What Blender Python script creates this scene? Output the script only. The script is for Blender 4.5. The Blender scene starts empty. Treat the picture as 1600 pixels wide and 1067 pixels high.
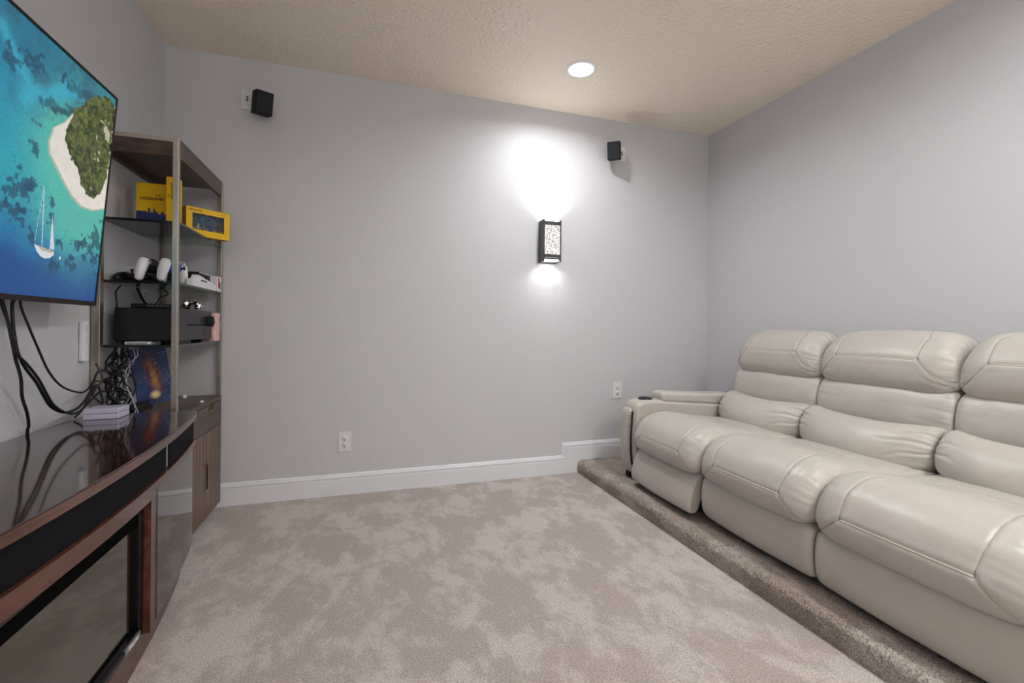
import bpy, bmesh, math, random
import numpy as np
from mathutils import Vector, Matrix

S = bpy.context.scene
COL = S.collection
PI = math.pi

# ------------------------------------------------------------------ camera
cam_d = bpy.data.cameras.new('camera')
cam = bpy.data.objects.new('camera', cam_d)
COL.objects.link(cam)
S.camera = cam
YAW = math.atan(232 / 716.0)
ROLL = math.atan2(23, 2440)
fwd = Vector((math.sin(YAW), math.cos(YAW), 0))
right = Vector((math.cos(YAW), -math.sin(YAW), 0))
up = Vector((0, 0, 1))
r2 = right * math.cos(ROLL) + up * math.sin(ROLL)
u2 = -right * math.sin(ROLL) + up * math.cos(ROLL)
m = Matrix((r2, u2, -fwd)).transposed().to_4x4()
m.translation = Vector((0, 0, 0.98))
cam.matrix_world = m
cam_d.sensor_width = 36
cam_d.sensor_fit = 'HORIZONTAL'
cam_d.lens = 36 * 716.0 / 1600
cam_d.shift_y = -21.5 / 1600
cam_d.clip_start = 0.02

# ------------------------------------------------------------------ world, exposure
W = bpy.data.worlds.new('world')
S.world = W
W.use_nodes = True
W.node_tree.nodes['Background'].inputs[0].default_value = (0.5, 0.5, 0.5, 1)
W.node_tree.nodes['Background'].inputs[1].default_value = 0.0
S.view_settings.view_transform = 'Standard'
S.view_settings.look = 'None'
S.view_settings.gamma = 1
S.view_settings.use_curve_mapping = False
S.view_settings.exposure = 0.0

# room lamps: ceiling cans (x, y, watts) the wall sconce and an added fill pair
CANS = [(1.153, 2.34, 9.5, 160), (1.50, 0.75, 13.0, 170), (1.42, -0.75, 25.0, 168)]
CAN_COL = (0.965, 0.985, 1.0)
SCONCE_W = (0.95, 0.55)      # up, down: sconce in view
FILL_SCONCE_W = (36.0, 6.0)    # unseen pair added behind the camera to lift walls and ceiling
XL, XR, YB, YF, ZC = -1.0, 2.467, 2.842, -1.75, 2.44


def srgb(r, g, b):
    def f(c):
        c /= 255.0
        return c / 12.92 if c <= 0.04045 else ((c + 0.055) / 1.055) ** 2.4
    return (f(r), f(g), f(b), 1.0)


# ------------------------------------------------------------------ materials
def mat(name, col, rough=0.5, metal=0.0, spec=0.5, bump=None, var=None, coat=0.0, emit=None, estr=0.0,
        trans=0.0, ior=1.45, attr=None, wave=None):
    """bump=(scale, strength, dist[, detail]); var=(scale, other colour, contrast); wave = wood grain (axis scale xyz, colour2)"""
    M = bpy.data.materials.new(name)
    M.use_nodes = True
    n = M.node_tree.nodes
    l = M.node_tree.links
    b = n['Principled BSDF']
    b.inputs['Base Color'].default_value = col
    b.inputs['Roughness'].default_value = rough
    b.inputs['Metallic'].default_value = metal
    b.inputs['Specular IOR Level'].default_value = spec
    b.inputs['Coat Weight'].default_value = coat
    b.inputs['Coat Roughness'].default_value = 0.05
    b.inputs['Transmission Weight'].default_value = trans
    b.inputs['IOR'].default_value = ior
    tc = n.new('ShaderNodeTexCoord')
    if emit:
        b.inputs['Emission Color'].default_value = emit
        b.inputs['Emission Strength'].default_value = estr
    if var:
        t = n.new('ShaderNodeTexNoise')
        t.inputs['Scale'].default_value = var[0]
        t.inputs['Detail'].default_value = 5
        l.new(tc.outputs['Object'], t.inputs['Vector'])
        r = n.new('ShaderNodeValToRGB')
        c = var[2]
        r.color_ramp.elements[0].position = 0.5 - c
        r.color_ramp.elements[1].position = 0.5 + c
        r.color_ramp.elements[0].color = col
        r.color_ramp.elements[1].color = var[1]
        l.new(t.outputs['Fac'], r.inputs['Fac'])
        l.new(r.outputs['Color'], b.inputs['Base Color'])
    if wave:
        mp = n.new('ShaderNodeMapping')
        mp.inputs['Scale'].default_value = wave[0]
        l.new(tc.outputs['Object'], mp.inputs['Vector'])
        t = n.new('ShaderNodeTexNoise')
        t.inputs['Scale'].default_value = 1.0
        t.inputs['Detail'].default_value = 6
        t.inputs['Distortion'].default_value = 0.6
        l.new(mp.outputs['Vector'], t.inputs['Vector'])
        r = n.new('ShaderNodeValToRGB')
        r.color_ramp.elements[0].position = 0.34
        r.color_ramp.elements[1].position = 0.66
        r.color_ramp.elements[0].color = col
        r.color_ramp.elements[1].color = wave[1]
        l.new(t.outputs['Fac'], r.inputs['Fac'])
        l.new(r.outputs['Color'], b.inputs['Base Color'])
    if attr:
        a = n.new('ShaderNodeAttribute')
        a.attribute_name = 'paint'
        l.new(a.outputs['Color'], b.inputs['Base Color'])
        if attr == 'emit':
            b.inputs['Base Color'].default_value = (0.005, 0.005, 0.005, 1)
            l.remove(b.inputs['Base Color'].links[0])
            l.new(a.outputs['Color'], b.inputs['Emission Color'])
            b.inputs['Emission Strength'].default_value = estr
    if bump:
        t = n.new('ShaderNodeTexNoise')
        t.inputs['Scale'].default_value = bump[0]
        t.inputs['Detail'].default_value = bump[3] if len(bump) > 3 else 3
        l.new(tc.outputs['Object'], t.inputs['Vector'])
        bp = n.new('ShaderNodeBump')
        bp.inputs['Strength'].default_value = bump[1]
        bp.inputs['Distance'].default_value = bump[2]
        l.new(t.outputs['Fac'], bp.inputs['Height'])
        l.new(bp.outputs['Normal'], b.inputs['Normal'])
    return M


WALLC = srgb(202, 202, 206)
M_wall = mat('wall_paint', WALLC, 0.42, bump=(150, 0.32, 0.004, 2), spec=0.45)
M_ceil = mat('ceiling_paint', srgb(243, 231, 213), 0.34, bump=(48, 0.8, 0.012, 4), spec=0.5)
M_trim = mat('white_trim_paint', srgb(226, 227, 232), 0.35)
M_leather = mat('cream_leather', srgb(187, 183, 176), 0.35, bump=(420, 0.10, 0.002, 2), spec=0.5, var=(6, srgb(182, 177, 169), 0.35))
M_stitch = mat('leather_stitching', srgb(160, 150, 138), 0.6)
M_welt = mat('leather_piping', srgb(202, 194, 180), 0.35)
M_blackpl = mat('black_plastic', srgb(22, 22, 24), 0.45)
M_blackgl = mat('black_gloss', srgb(12, 12, 14), 0.12)
M_blackmt = mat('black_matte', srgb(16, 16, 18), 0.75)
M_cloth = mat('speaker_cloth', srgb(13, 13, 17), 0.95, bump=(900, 0.3, 0.001), spec=0.2)
M_white = mat('white_plastic', srgb(232, 232, 236), 0.3)
M_whitew = mat('white_wall_plate', srgb(222, 222, 224), 0.35)
M_slot = mat('dark_slot', srgb(20, 20, 20), 0.8)
M_steel = mat('brushed_nickel', srgb(176, 168, 158), 0.36, 1.0)
M_chrome = mat('chrome', srgb(200, 200, 205), 0.12, 1.0)
M_brass = mat('warm_nickel', srgb(190, 175, 150), 0.3, 1.0)
M_wood = mat('walnut_veneer', srgb(88, 71, 60), 0.35, wave=((14, 2.2, 40), srgb(60, 47, 39)))
M_woodv = mat('walnut_veneer_upright', srgb(118, 98, 80), 0.4, wave=((60, 60, 2.0), srgb(80, 63, 51)))
M_mahog = mat('glossy_mahogany', srgb(56, 28, 20), 0.10, coat=0.6, wave=((20, 1.6, 40), srgb(34, 15, 11)))
M_mahogs = mat('satin_mahogany', srgb(96, 58, 45), 0.26, coat=0.3, wave=((30, 2.0, 30), srgb(66, 37, 28)))
M_mirror = mat('tinted_mirror_glass', srgb(120, 118, 116), 0.03, 1.0)
M_fireglass = mat('smoked_fireplace_glass', srgb(132, 130, 124), 0.06, 1.0)
M_yellow = mat('yellow_card', srgb(228, 182, 8), 0.4)
M_dyellow = mat('dark_yellow_card', srgb(165, 118, 8), 0.5)
M_navy = mat('navy_card', srgb(30, 44, 96), 0.5)
M_text = mat('dark_print', srgb(50, 36, 20), 0.6)
M_blue = mat('blue_plastic', srgb(30, 70, 190), 0.3)
M_pink = mat('pink_marbled_card', srgb(214, 160, 160), 0.6, var=(40, srgb(240, 205, 200), 0.12))
M_red = mat('red_print', srgb(190, 30, 70), 0.5)
M_lav = mat('pale_grey_plastic', srgb(196, 192, 216), 0.35)
M_silver = mat('silver_metal', srgb(210, 205, 198), 0.18, 1.0)
M_greym = mat('grey_metal_tag', srgb(150, 152, 158), 0.3, 0.8)
M_bronze = mat('dark_bronze_frame', srgb(70, 70, 76), 0.4, 0.5)
M_can = mat('lit_lamp_lens', (1, 1, 1, 1), 0.5, emit=(1, 0.97, 0.93, 1), estr=30.0)
M_diff = mat('lit_sconce_diffuser', (1, 1, 1, 1), 0.5, emit=(1, 0.96, 0.9, 1), estr=7.0)


def glass_mat():
    M = bpy.data.materials.new('shelf_glass')
    M.use_nodes = True
    n = M.node_tree.nodes
    l = M.node_tree.links
    n.remove(n['Principled BSDF'])
    out = n['Material Output']
    tr = n.new('ShaderNodeBsdfTransparent')
    tr.inputs[0].default_value = (0.80, 0.86, 0.83, 1)
    gl = n.new('ShaderNodeBsdfGlossy')
    gl.inputs['Roughness'].default_value = 0.02
    gl.inputs['Color'].default_value = (0.9, 0.95, 0.92, 1)
    fr = n.new('ShaderNodeFresnel')
    fr.inputs['IOR'].default_value = 1.5
    mx = n.new('ShaderNodeMixShader')
    l.new(fr.outputs[0], mx.inputs[0])
    l.new(tr.outputs[0], mx.inputs[1])
    l.new(gl.outputs[0], mx.inputs[2])
    l.new(mx.outputs[0], out.inputs[0])
    return M


M_glass = glass_mat()
M_glassedge = mat('dark_glass_edge', srgb(16, 22, 22), 0.2)


def carpet_mat(name, c1, c2, c3):
    M = bpy.data.materials.new(name)
    M.use_nodes = True
    n = M.node_tree.nodes
    l = M.node_tree.links
    b = n['Principled BSDF']
    b.inputs['Roughness'].default_value = 0.95
    b.inputs['Specular IOR Level'].default_value = 0.15
    b.inputs['Sheen Weight'].default_value = 0.25
    tc = n.new('ShaderNodeTexCoord')
    # brushed nap: large blotches with ragged, slightly streaked edges
    mp = n.new('ShaderNodeMapping')
    mp.inputs['Scale'].default_value = (1.0, 0.62, 1)
    mp.inputs['Rotation'].default_value = (0, 0, 0.5)
    l.new(tc.outputs['Object'], mp.inputs['Vector'])
    t1 = n.new('ShaderNodeTexNoise')
    t1.inputs['Scale'].default_value = 5.0
    t1.inputs['Detail'].default_value = 9
    t1.inputs['Roughness'].default_value = 0.74
    t1.inputs['Distortion'].default_value = 0.15
    l.new(mp.outputs['Vector'], t1.inputs['Vector'])
    r1 = n.new('ShaderNodeValToRGB')
    r1.color_ramp.elements[0].position = 0.465
    r1.color_ramp.elements[1].position = 0.555
    r1.color_ramp.elements[0].color = c1
    r1.color_ramp.elements[1].color = c2
    l.new(t1.outputs['Fac'], r1.inputs['Fac'])
    t2 = n.new('ShaderNodeTexNoise')
    t2.inputs['Scale'].default_value = 190
    t2.inputs['Detail'].default_value = 4
    t2.inputs['Roughness'].default_value = 0.7
    l.new(tc.outputs['Object'], t2.inputs['Vector'])
    r2_ = n.new('ShaderNodeValToRGB')
    r2_.color_ramp.elements[0].position = 0.36
    r2_.color_ramp.elements[1].position = 0.60
    r2_.color_ramp.elements[0].color = c3
    r2_.color_ramp.elements[1].color = (1, 1, 1, 1)
    l.new(t2.outputs['Fac'], r2_.inputs['Fac'])
    mx = n.new('ShaderNodeMixRGB')
    mx.blend_type = 'MULTIPLY'
    mx.inputs[0].default_value = 1.0
    l.new(r1.outputs[0], mx.inputs[1])
    l.new(r2_.outputs[0], mx.inputs[2])
    l.new(mx.outputs[0], b.inputs['Base Color'])
    ad = n.new('ShaderNodeMath')
    ad.operation = 'MULTIPLY_ADD'
    ad.inputs[1].default_value = 0.5
    l.new(t1.outputs['Fac'], ad.inputs[0])
    l.new(t2.outputs['Fac'], ad.inputs[2])
    bp = n.new('ShaderNodeBump')
    bp.inputs['Strength'].default_value = 0.8
    bp.inputs['Distance'].default_value = 0.007
    l.new(ad.outputs[0], bp.inputs['Height'])
    l.new(bp.outputs['Normal'], b.inputs['Normal'])
    return M


M_pcarpet = carpet_mat('carpet_raking_shade', srgb(176, 163, 152), srgb(206, 196, 187), (0.30, 0.28, 0.26, 1))  # same carpet as the floor; raking shade in the pile painted as darker speckle
M_carpet = carpet_mat('beige_carpet', srgb(191, 181, 174), srgb(218, 210, 204), (0.52, 0.50, 0.48, 1))


# ------------------------------------------------------------------ object helpers
def link(name, me, m=None, parent=None, loc=None):
    o = bpy.data.objects.new(name, me)
    if m is not None and me is not None and len(me.materials) == 0:
        me.materials.append(m)
    COL.objects.link(o)
    if parent:
        o.parent = parent
    if loc:
        o.location = loc
    return o


def bm_obj(name, bm, m, parent=None, smooth=False, tagd=None):
    me = bpy.data.meshes.new(name)
    bmesh.ops.recalc_face_normals(bm, faces=bm.faces[:])
    bm.to_mesh(me)
    bm.free()
    if smooth:
        for p in me.polygons:
            p.use_smooth = True
    return link(name, me, m, parent)


def thing(name, label, cat, group=None, loc=(0, 0, 0), rz=0):
    o = bpy.data.objects.new(name, None)
    o.empty_display_size = 0.1
    COL.objects.link(o)
    o.location = loc
    o.rotation_euler = (0, 0, rz)
    return tag(o, label, cat, group)


def tag(o, label=None, cat=None, group=None, kind=None):
    if label:
        o['label'] = label
    if cat:
        o['category'] = cat
    if group:
        o['group'] = group
    if kind:
        o['kind'] = kind
    return o


def struct(o):
    o['kind'] = 'structure'
    return o


def b_box(bm, x0, x1, y0, y1, z0, z1, bev=0.0, seg=2, M=None):
    vs = [bm.verts.new(v) for v in [(x0, y0, z0), (x1, y0, z0), (x1, y1, z0), (x0, y1, z0),
                                    (x0, y0, z1), (x1, y0, z1), (x1, y1, z1), (x0, y1, z1)]]
    fs = [bm.faces.new([vs[i] for i in q]) for q in
          [(3, 2, 1, 0), (4, 5, 6, 7), (0, 1, 5, 4), (1, 2, 6, 5), (2, 3, 7, 6), (3, 0, 4, 7)]]
    if M is not None:
        for v in vs:
            v.co = M @ v.co
    if bev > 0:
        es = list({e for f in fs for e in f.edges})
        bmesh.ops.bevel(bm, geom=es, offset=bev, segments=seg, affect='EDGES', profile=0.5)


def box(name, dims, m, parent=None, bev=0.002, seg=2, M=None, smooth=False):
    bm = bmesh.new()
    b_box(bm, *dims, bev=bev, seg=seg, M=M)
    return bm_obj(name, bm, m, parent, smooth)


def catmull(pts, n, closed=False):
    P = np.array(pts, float)
    out = []
    N = len(P)
    segs = N if closed else N - 1
    for i in range(segs):
        if closed:
            p0, p1, p2, p3 = P[(i - 1) % N], P[i], P[(i + 1) % N], P[(i + 2) % N]
        else:
            p0, p1, p2, p3 = P[max(i - 1, 0)], P[i], P[i + 1], P[min(i + 2, N - 1)]
        for k in range(n):
            t = k / n
            out.append(0.5 * ((2 * p1) + (-p0 + p2) * t + (2 * p0 - 5 * p1 + 4 * p2 - p3) * t * t + (-p0 + 3 * p1 - 3 * p2 + p3) * t ** 3))
    if not closed:
        out.append(P[-1])
    return np.array(out)


def b_tube(bm, pts, r, sides=8, cap=True):
    pts = [Vector(p) for p in pts]
    rs = r if isinstance(r, (list, tuple, np.ndarray)) else [r] * len(pts)
    rings = []
    prev = None
    for i, p in enumerate(pts):
        t = (pts[min(i + 1, len(pts) - 1)] - pts[max(i - 1, 0)])
        if t.length < 1e-9:
            t = Vector((0, 0, 1))
        t.normalize()
        if prev is None:
            a = t.cross(Vector((0, 0, 1)))
            if a.length < 0.05:
                a = t.cross(Vector((1, 0, 0)))
        else:
            a = prev - t * prev.dot(t)
        a.normalize()
        prev = a
        b = t.cross(a)
        rings.append([bm.verts.new(p + (a * math.cos(2 * PI * k / sides) + b * math.sin(2 * PI * k / sides)) * rs[i]) for k in range(sides)])
    for i in range(len(rings) - 1):
        for k in range(sides):
            bm.faces.new((rings[i][k], rings[i][(k + 1) % sides], rings[i + 1][(k + 1) % sides], rings[i + 1][k]))
    if cap:
        bm.faces.new(rings[0][::-1])
        bm.faces.new(rings[-1])


def tube(name, pts, r, m, parent=None, sides=8, smooth_n=6):
    bm = bmesh.new()
    q = catmull(pts, smooth_n) if smooth_n else pts
    b_tube(bm, q, r, sides)
    return bm_obj(name, bm, m, parent, True)


def b_lathe(bm, prof, n=32, M=None):
    """prof: (radius, height) list round local Z"""
    rings = []
    for r, h in prof:
        if r < 1e-6:
            v = bm.verts.new((0, 0, h))
            rings.append([v])
        else:
            rings.append([bm.verts.new((r * math.cos(2 * PI * k / n), r * math.sin(2 * PI * k / n), h)) for k in range(n)])
    if M is not None:
        for rg in rings:
            for v in rg:
                v.co = M @ v.co
    for a, b in zip(rings[:-1], rings[1:]):
        for k in range(n):
            k2 = (k + 1) % n
            if len(a) == 1 and len(b) == 1:
                continue
            if len(a) == 1:
                bm.faces.new((a[0], b[k], b[k2]))
            elif len(b) == 1:
                bm.faces.new((a[k], a[k2], b[0]))
            else:
                bm.faces.new((a[k], a[k2], b[k2], b[k]))


def lathe(name, prof, m, parent=None, n=32, M=None, smooth=True):
    bm = bmesh.new()
    b_lathe(bm, prof, n, M)
    return bm_obj(name, bm, m, parent, smooth)


def b_prism(bm, poly, d0, d1, axis='Y', bev=0):
    """poly in the two remaining axes, extruded d0..d1 along axis"""
    def P(a, b, d):
        return {'X': (d, a, b), 'Y': (a, d, b), 'Z': (a, b, d)}[axis]
    v0 = [bm.verts.new(P(a, b, d0)) for a, b in poly]
    v1 = [bm.verts.new(P(a, b, d1)) for a, b in poly]
    n = len(poly)
    fs = [bm.faces.new(v0[::-1]), bm.faces.new(v1)]
    for i in range(n):
        fs.append(bm.faces.new((v0[i], v0[(i + 1) % n], v1[(i + 1) % n], v1[i])))
    if bev:
        bmesh.ops.recalc_face_normals(bm, faces=fs)
        bmesh.ops.bevel(bm, geom=list({e for f in fs[:2] for e in f.edges}), offset=bev, segments=2, affect='EDGES')


def prism(name, poly, d0, d1, axis, m, parent=None, bev=0, smooth=False):
    bm = bmesh.new()
    b_prism(bm, poly, d0, d1, axis, bev)
    return bm_obj(name, bm, m, parent, smooth)


def text_obj(name, s, size, m, parent, mat4, depth=0.0004, bold=0.0):
    cu = bpy.data.curves.new(name, 'FONT')
    cu.body = s
    cu.size = size
    cu.extrude = depth
    cu.offset = bold
    cu.align_x = 'CENTER'
    cu.align_y = 'CENTER'
    tmp = bpy.data.objects.new('tmp_text', cu)
    COL.objects.link(tmp)
    dg = bpy.context.evaluated_depsgraph_get()
    me = bpy.data.meshes.new_from_object(tmp.evaluated_get(dg))
    bpy.data.objects.remove(tmp)
    bpy.data.curves.remove(cu)
    me.transform(mat4)
    me.materials.clear()
    return link(name, me, m, parent)


def grid_mesh(name, V, nu, nv, smooth=True, close_u=False, cols=None, extra_faces=None):
    """V (nu*nv,3) row-major [u][v]"""
    me = bpy.data.meshes.new(name)
    iu = np.arange(nu if close_u else nu - 1)
    iv = np.arange(nv - 1)
    A, B = np.meshgrid(iu, iv, indexing='ij')
    A2 = (A + 1) % nu
    F = np.stack([A * nv + B, A2 * nv + B, A2 * nv + B + 1, A * nv + B + 1], -1).reshape(-1, 4)
    nf = len(F)
    ex = extra_faces or []
    loops = np.concatenate([F.reshape(-1)] + [np.array(e) for e in ex]).astype(np.int32)
    me.vertices.add(len(V))
    me.vertices.foreach_set('co', V.astype(np.float32).reshape(-1))
    me.loops.add(len(loops))
    me.loops.foreach_set('vertex_index', loops)
    starts = list(np.arange(nf) * 4)
    totals = [4] * nf
    s = nf * 4
    for e in ex:
        starts.append(s)
        totals.append(len(e))
        s += len(e)
    me.polygons.add(nf + len(ex))
    me.polygons.foreach_set('loop_start', np.array(starts, np.int32))
    me.polygons.foreach_set('loop_total', np.array(totals, np.int32))
    if smooth:
        me.polygons.foreach_set('use_smooth', np.ones(nf + len(ex), bool))
    if cols is not None:
        a = me.color_attributes.new('paint', 'FLOAT_COLOR', 'POINT')
        c4 = np.ones((len(V), 4), np.float32)
        c4[:, :3] = cols
        a.data.foreach_set('color', c4.reshape(-1))
    me.update(calc_edges=True)
    me.validate()
    return me


# numpy noise -------------------------------------------------------
def vnoise(x, y, seed):
    rng = np.random.RandomState(seed)
    T = rng.rand(256, 256)
    xi = np.floor(x).astype(int)
    yi = np.floor(y).astype(int)
    fx = x - xi
    fy = y - yi
    fx = fx * fx * (3 - 2 * fx)
    fy = fy * fy * (3 - 2 * fy)
    a = T[xi % 256, yi % 256]
    b = T[(xi + 1) % 256, yi % 256]
    c = T[xi % 256, (yi + 1) % 256]
    d = T[(xi + 1) % 256, (yi + 1) % 256]
    return (a * (1 - fx) + b * fx) * (1 - fy) + (c * (1 - fx) + d * fx) * fy


def fbm(x, y, seed, o=4):
    s = 0
    a = 0.5
    tot = 0
    for i in range(o):
        s = s + a * vnoise(x * 2 ** i, y * 2 ** i, seed + i)
        tot += a
        a *= 0.5
    return s / tot


# ================================================================== SETTING
T = 0.12
struct(box('floor', (XL, XR, YF, YB, -T, 0), M_carpet, bev=0))
ceil = struct(box('ceiling', (XL, XR, YF, YB, ZC, ZC + T), M_ceil, bev=0))
struct(box('wall_left', (XL - T, XL, YF - T, YB + T, -T, ZC + T), M_wall, bev=0))
struct(box('wall_right', (XR, XR + T, YF - T, YB + T, -T, ZC + T), M_wall, bev=0))
struct(box('wall_back', (XL, XR, YB, YB + T, -T, ZC + T), M_wall, bev=0))
struct(box('wall_front', (XL, XR, YF - T, YF, -T, ZC + T), M_wall, bev=0))

# carpeted platform with a rounded nosing; a dense strip so the pile can be uneven
PX, PZ = 1.395, 0.083
prof = [(PX + 0.004, 0.0), (PX, 0.02)]
for k in range(9):
    a = PI - k * PI / 16
    prof.append((PX + 0.028 + 0.028 * math.cos(a), PZ - 0.028 + 0.028 * math.sin(a)))
prof += [(PX + 0.06, PZ), (PX + 0.12, PZ), (PX + 0.5, PZ), (XR, PZ)]
pr = np.array(prof)
fine = []
for i in range(len(pr) - 1):
    L = np.linalg.norm(pr[i + 1] - pr[i])
    k = max(1, int(L / 0.006)) if i < 12 else max(1, int(L / 0.05))
    for j in range(k):
        fine.append(pr[i] + (pr[i + 1] - pr[i]) * j / k)
fine.append(pr[-1])
fine = np.array(fine)
ny = 900
ys = np.linspace(YF, YB, ny)
V = np.zeros((len(fine), ny, 3))
V[:, :, 0] = fine[:, 0][:, None]
V[:, :, 1] = ys[None, :]
V[:, :, 2] = fine[:, 1][:, None]
tt = np.cumsum(np.r_[0, np.linalg.norm(np.diff(fine, axis=0), axis=1)])
nz = (fbm(tt[:, None] * 120 + 0 * ys[None, :], ys[None, :] * 120, 5, 3) - 0.5) * 0.011 + (fbm(tt[:, None] * 10 + 0 * ys, ys[None, :] * 9, 9, 2) - 0.5) * 0.008
wgt = np.clip((tt - 0.01) / 0.03, 0, 1) * (fine[:, 0] < PX + 0.3)
V[:, :, 0] -= nz * wgt[:, None] * (fine[:, 0] < PX + 0.03)[:, None]
V[:, :, 2] += nz * wgt[:, None] * (fine[:, 0] > PX + 0.012)[:, None]
struct(link('floor_platform', grid_mesh('floor_platform', V.reshape(-1, 3), len(fine), ny), M_pcarpet))


# baseboards: flat board, stepped cap with two beads
def board_profile(h, flip=1):
    return [(0, 0), (0.013, 0), (0.013, h - 0.034), (0.0105, h - 0.030), (0.0105, h - 0.026), (0.0125, h - 0.023), (0.0125, h - 0.016),
            (0.009, h - 0.012), (0.009, h - 0.008), (0.006, h - 0.001), (0.003, h), (0, h)]


def run_profile(name, path_pts, prof_pts, m):
    """sweep profile (out, height) along a horizontal run; path = list of (origin, out_dir, up_dir) frames"""
    bm = bmesh.new()
    rings = []
    for o, od, ud in path_pts:
        rings.append([bm.verts.new(Vector(o) + Vector(od) * a + Vector(ud) * b) for a, b in prof_pts])
    n = len(prof_pts)
    for r0, r1 in zip(rings[:-1], rings[1:]):
        for i in range(n - 1):
            bm.faces.new((r0[i], r0[i + 1], r1[i + 1], r1[i]))
    bm.faces.new(rings[0])
    bm.faces.new(rings[-1][::-1])
    return struct(bm_obj(name, bm, m))


BH = 0.122
o_ = (0, -1, 0)
z_ = (0, 0, 1)
# back wall: one piece that steps up where the platform starts (cap mouldings mitred round the step)
bm = bmesh.new()
b_prism(bm, [(XL, 0), (PX + 0.02, 0), (PX + 0.02, PZ), (XR, PZ), (XR, 0.172), (1.313, 0.172), (1.313, 0.088), (XL, 0.088)], YB - 0.013, YB - 0.0002, 'Y')
cap = [(0, -0.034), (0.0105, -0.034), (0.0105, -0.026), (0.0125, -0.023), (0.0125, -0.016), (0.009, -0.012), (0.009, -0.008), (0.006, -0.001), (0.003, 0), (0, 0)]
path = [((XL, YB, BH), (0, 0, 1)), ((1.279, YB, BH), (-1, 0, 1)), ((1.279, YB, 0.206), (-1, 0, 1)), ((XR, YB, 0.206), (0, 0, 1))]
rings = []
for o, d in path:
    rings.append([bm.verts.new(Vector(o) + Vector((0, -a, 0)) + Vector(d) * b) for a, b in cap])
for r0, r1 in zip(rings[:-1], rings[1:]):
    for i in range(len(cap) - 1):
        bm.faces.new((r0[i], r0[i + 1], r1[i + 1], r1[i]))
struct(bm_obj('baseboard_back', bm, M_trim))
run_profile('baseboard_left', [((XL, YF, 0), (1, 0, 0), z_), ((XL, YB - 0.013, 0), (1, 0, 0), z_)], board_profile(BH), M_trim)
run_profile('baseboard_right', [((XR, YF, PZ), (-1, 0, 0), z_), ((XR, YB - 0.013, PZ), (-1, 0, 0), z_)], board_profile(BH), M_trim)


# ================================================================== CEILING CANS
def downlight(x, y, w, spread, label):
    t = thing('recessed_downlight', label, 'ceiling light', 'recessed downlights in the ceiling', (x, y, ZC))
    lathe('trim_ring', [(0.066, -0.001), (0.068, -0.006), (0.085, -0.005), (0.088, -0.0005), (0.088, 0.0)], M_white, t)
    lathe('lens', [(0.0, -0.0035), (0.05, -0.0035), (0.066, -0.002)], M_can, t)
    ld = bpy.data.lights.new('downlight_lamp', 'AREA')
    ld.shape = 'DISK'
    ld.size = 0.07
    ld.spread = math.radians(spread)
    ld.energy = w
    ld.color = CAN_COL
    lo = bpy.data.objects.new('downlight_lamp', ld)
    COL.objects.link(lo)
    lo.parent = t
    lo.location = (0, 0, -0.012)
    return t


for i, (x, y, w, sp) in enumerate(CANS):
    downlight(x, y, w, sp, ['round lit recessed downlight in the ceiling near the back wall',
                        'round recessed downlight in the ceiling above the sofa, out of frame',
                        'round recessed downlight in the ceiling behind the camera, right side'][i])

# ================================================================== SCONCES
Mb = bpy.data.materials.new('bubbled_lit_glass')
Mb.use_nodes = True
nn = Mb.node_tree.nodes
ll = Mb.node_tree.links
bb = nn['Principled BSDF']
vo = nn.new('ShaderNodeTexVoronoi')
vo.inputs['Scale'].default_value = 120
tcx = nn.new('ShaderNodeTexCoord')
ll.new(tcx.outputs['Object'], vo.inputs['Vector'])
rr = nn.new('ShaderNodeValToRGB')
rr.color_ramp.elements[0].position = 0.28
rr.color_ramp.elements[0].color = (0.16, 0.14, 0.12, 1)
rr.color_ramp.elements[1].position = 0.5
rr.color_ramp.elements[1].color = (1, 0.97, 0.93, 1)
ll.new(vo.outputs['Distance'], rr.inputs['Fac'])
ll.new(rr.outputs[0], bb.inputs['Emission Color'])
bb.inputs['Emission Strength'].default_value = 1.0
bb.inputs['Base Color'].default_value = (0.04, 0.04, 0.04, 1)
bb.inputs['Roughness'].default_value = 0.15


def sconce(label, loc, rz=0, watts=SCONCE_W, spread=135):
    sc = thing('wall_sconce', label, 'wall light', None, loc, rz)
    w2 = 0.058
    SH = 0.272
    box('back_plate', (-w2 + 0.004, w2 - 0.004, -0.012, -0.0005, 0.0, SH), M_bronze, sc, 0.001)
    for s in (-1, 1):
        box('side_frame', (s * w2 - 0.005, s * w2 + 0.005, -0.088, -0.002, 0.0, SH), M_bronze, sc, 0.001)
    box('top_band', (-w2, w2, -0.088, -0.080, SH - 0.038, SH - 0.010), M_bronze, sc, 0.001)
    box('bottom_band', (-w2, w2, -0.088, -0.080, 0.026, 0.048), M_bronze, sc, 0.001)
    # bubbled glass front, lit from inside
    box('glass_panel', (-w2 + 0.006, w2 - 0.005, -0.090, -0.076, 0.046, SH - 0.036), Mb, sc, 0.001)
    box('upper_diffuser', (-w2 + 0.010, w2 - 0.008, -0.076, -0.014, SH - 0.006, SH - 0.002), M_diff, sc, 0.0005)
    box('lower_diffuser', (-w2 + 0.010, w2 - 0.008, -0.076, -0.014, 0.010, 0.014), M_diff, sc, 0.0005)
    for sgn in (1, -1):
        ld = bpy.data.lights.new('sconce_lamp', 'AREA')
        ld.shape = 'RECTANGLE'
        ld.size = 0.05
        ld.size_y = 0.025
        ld.energy = watts[0] if sgn > 0 else watts[1]
        ld.color = (1, 0.985, 0.98)
        ld.spread = math.radians(spread)
        lo = bpy.data.objects.new('sconce_lamp', ld)
        COL.objects.link(lo)
        lo.parent = sc
        lo.location = (0, -0.056, SH + 0.002 if sgn > 0 else 0.006)
        lo.rotation_euler = (PI if sgn > 0 else 0, 0, 0)


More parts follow.
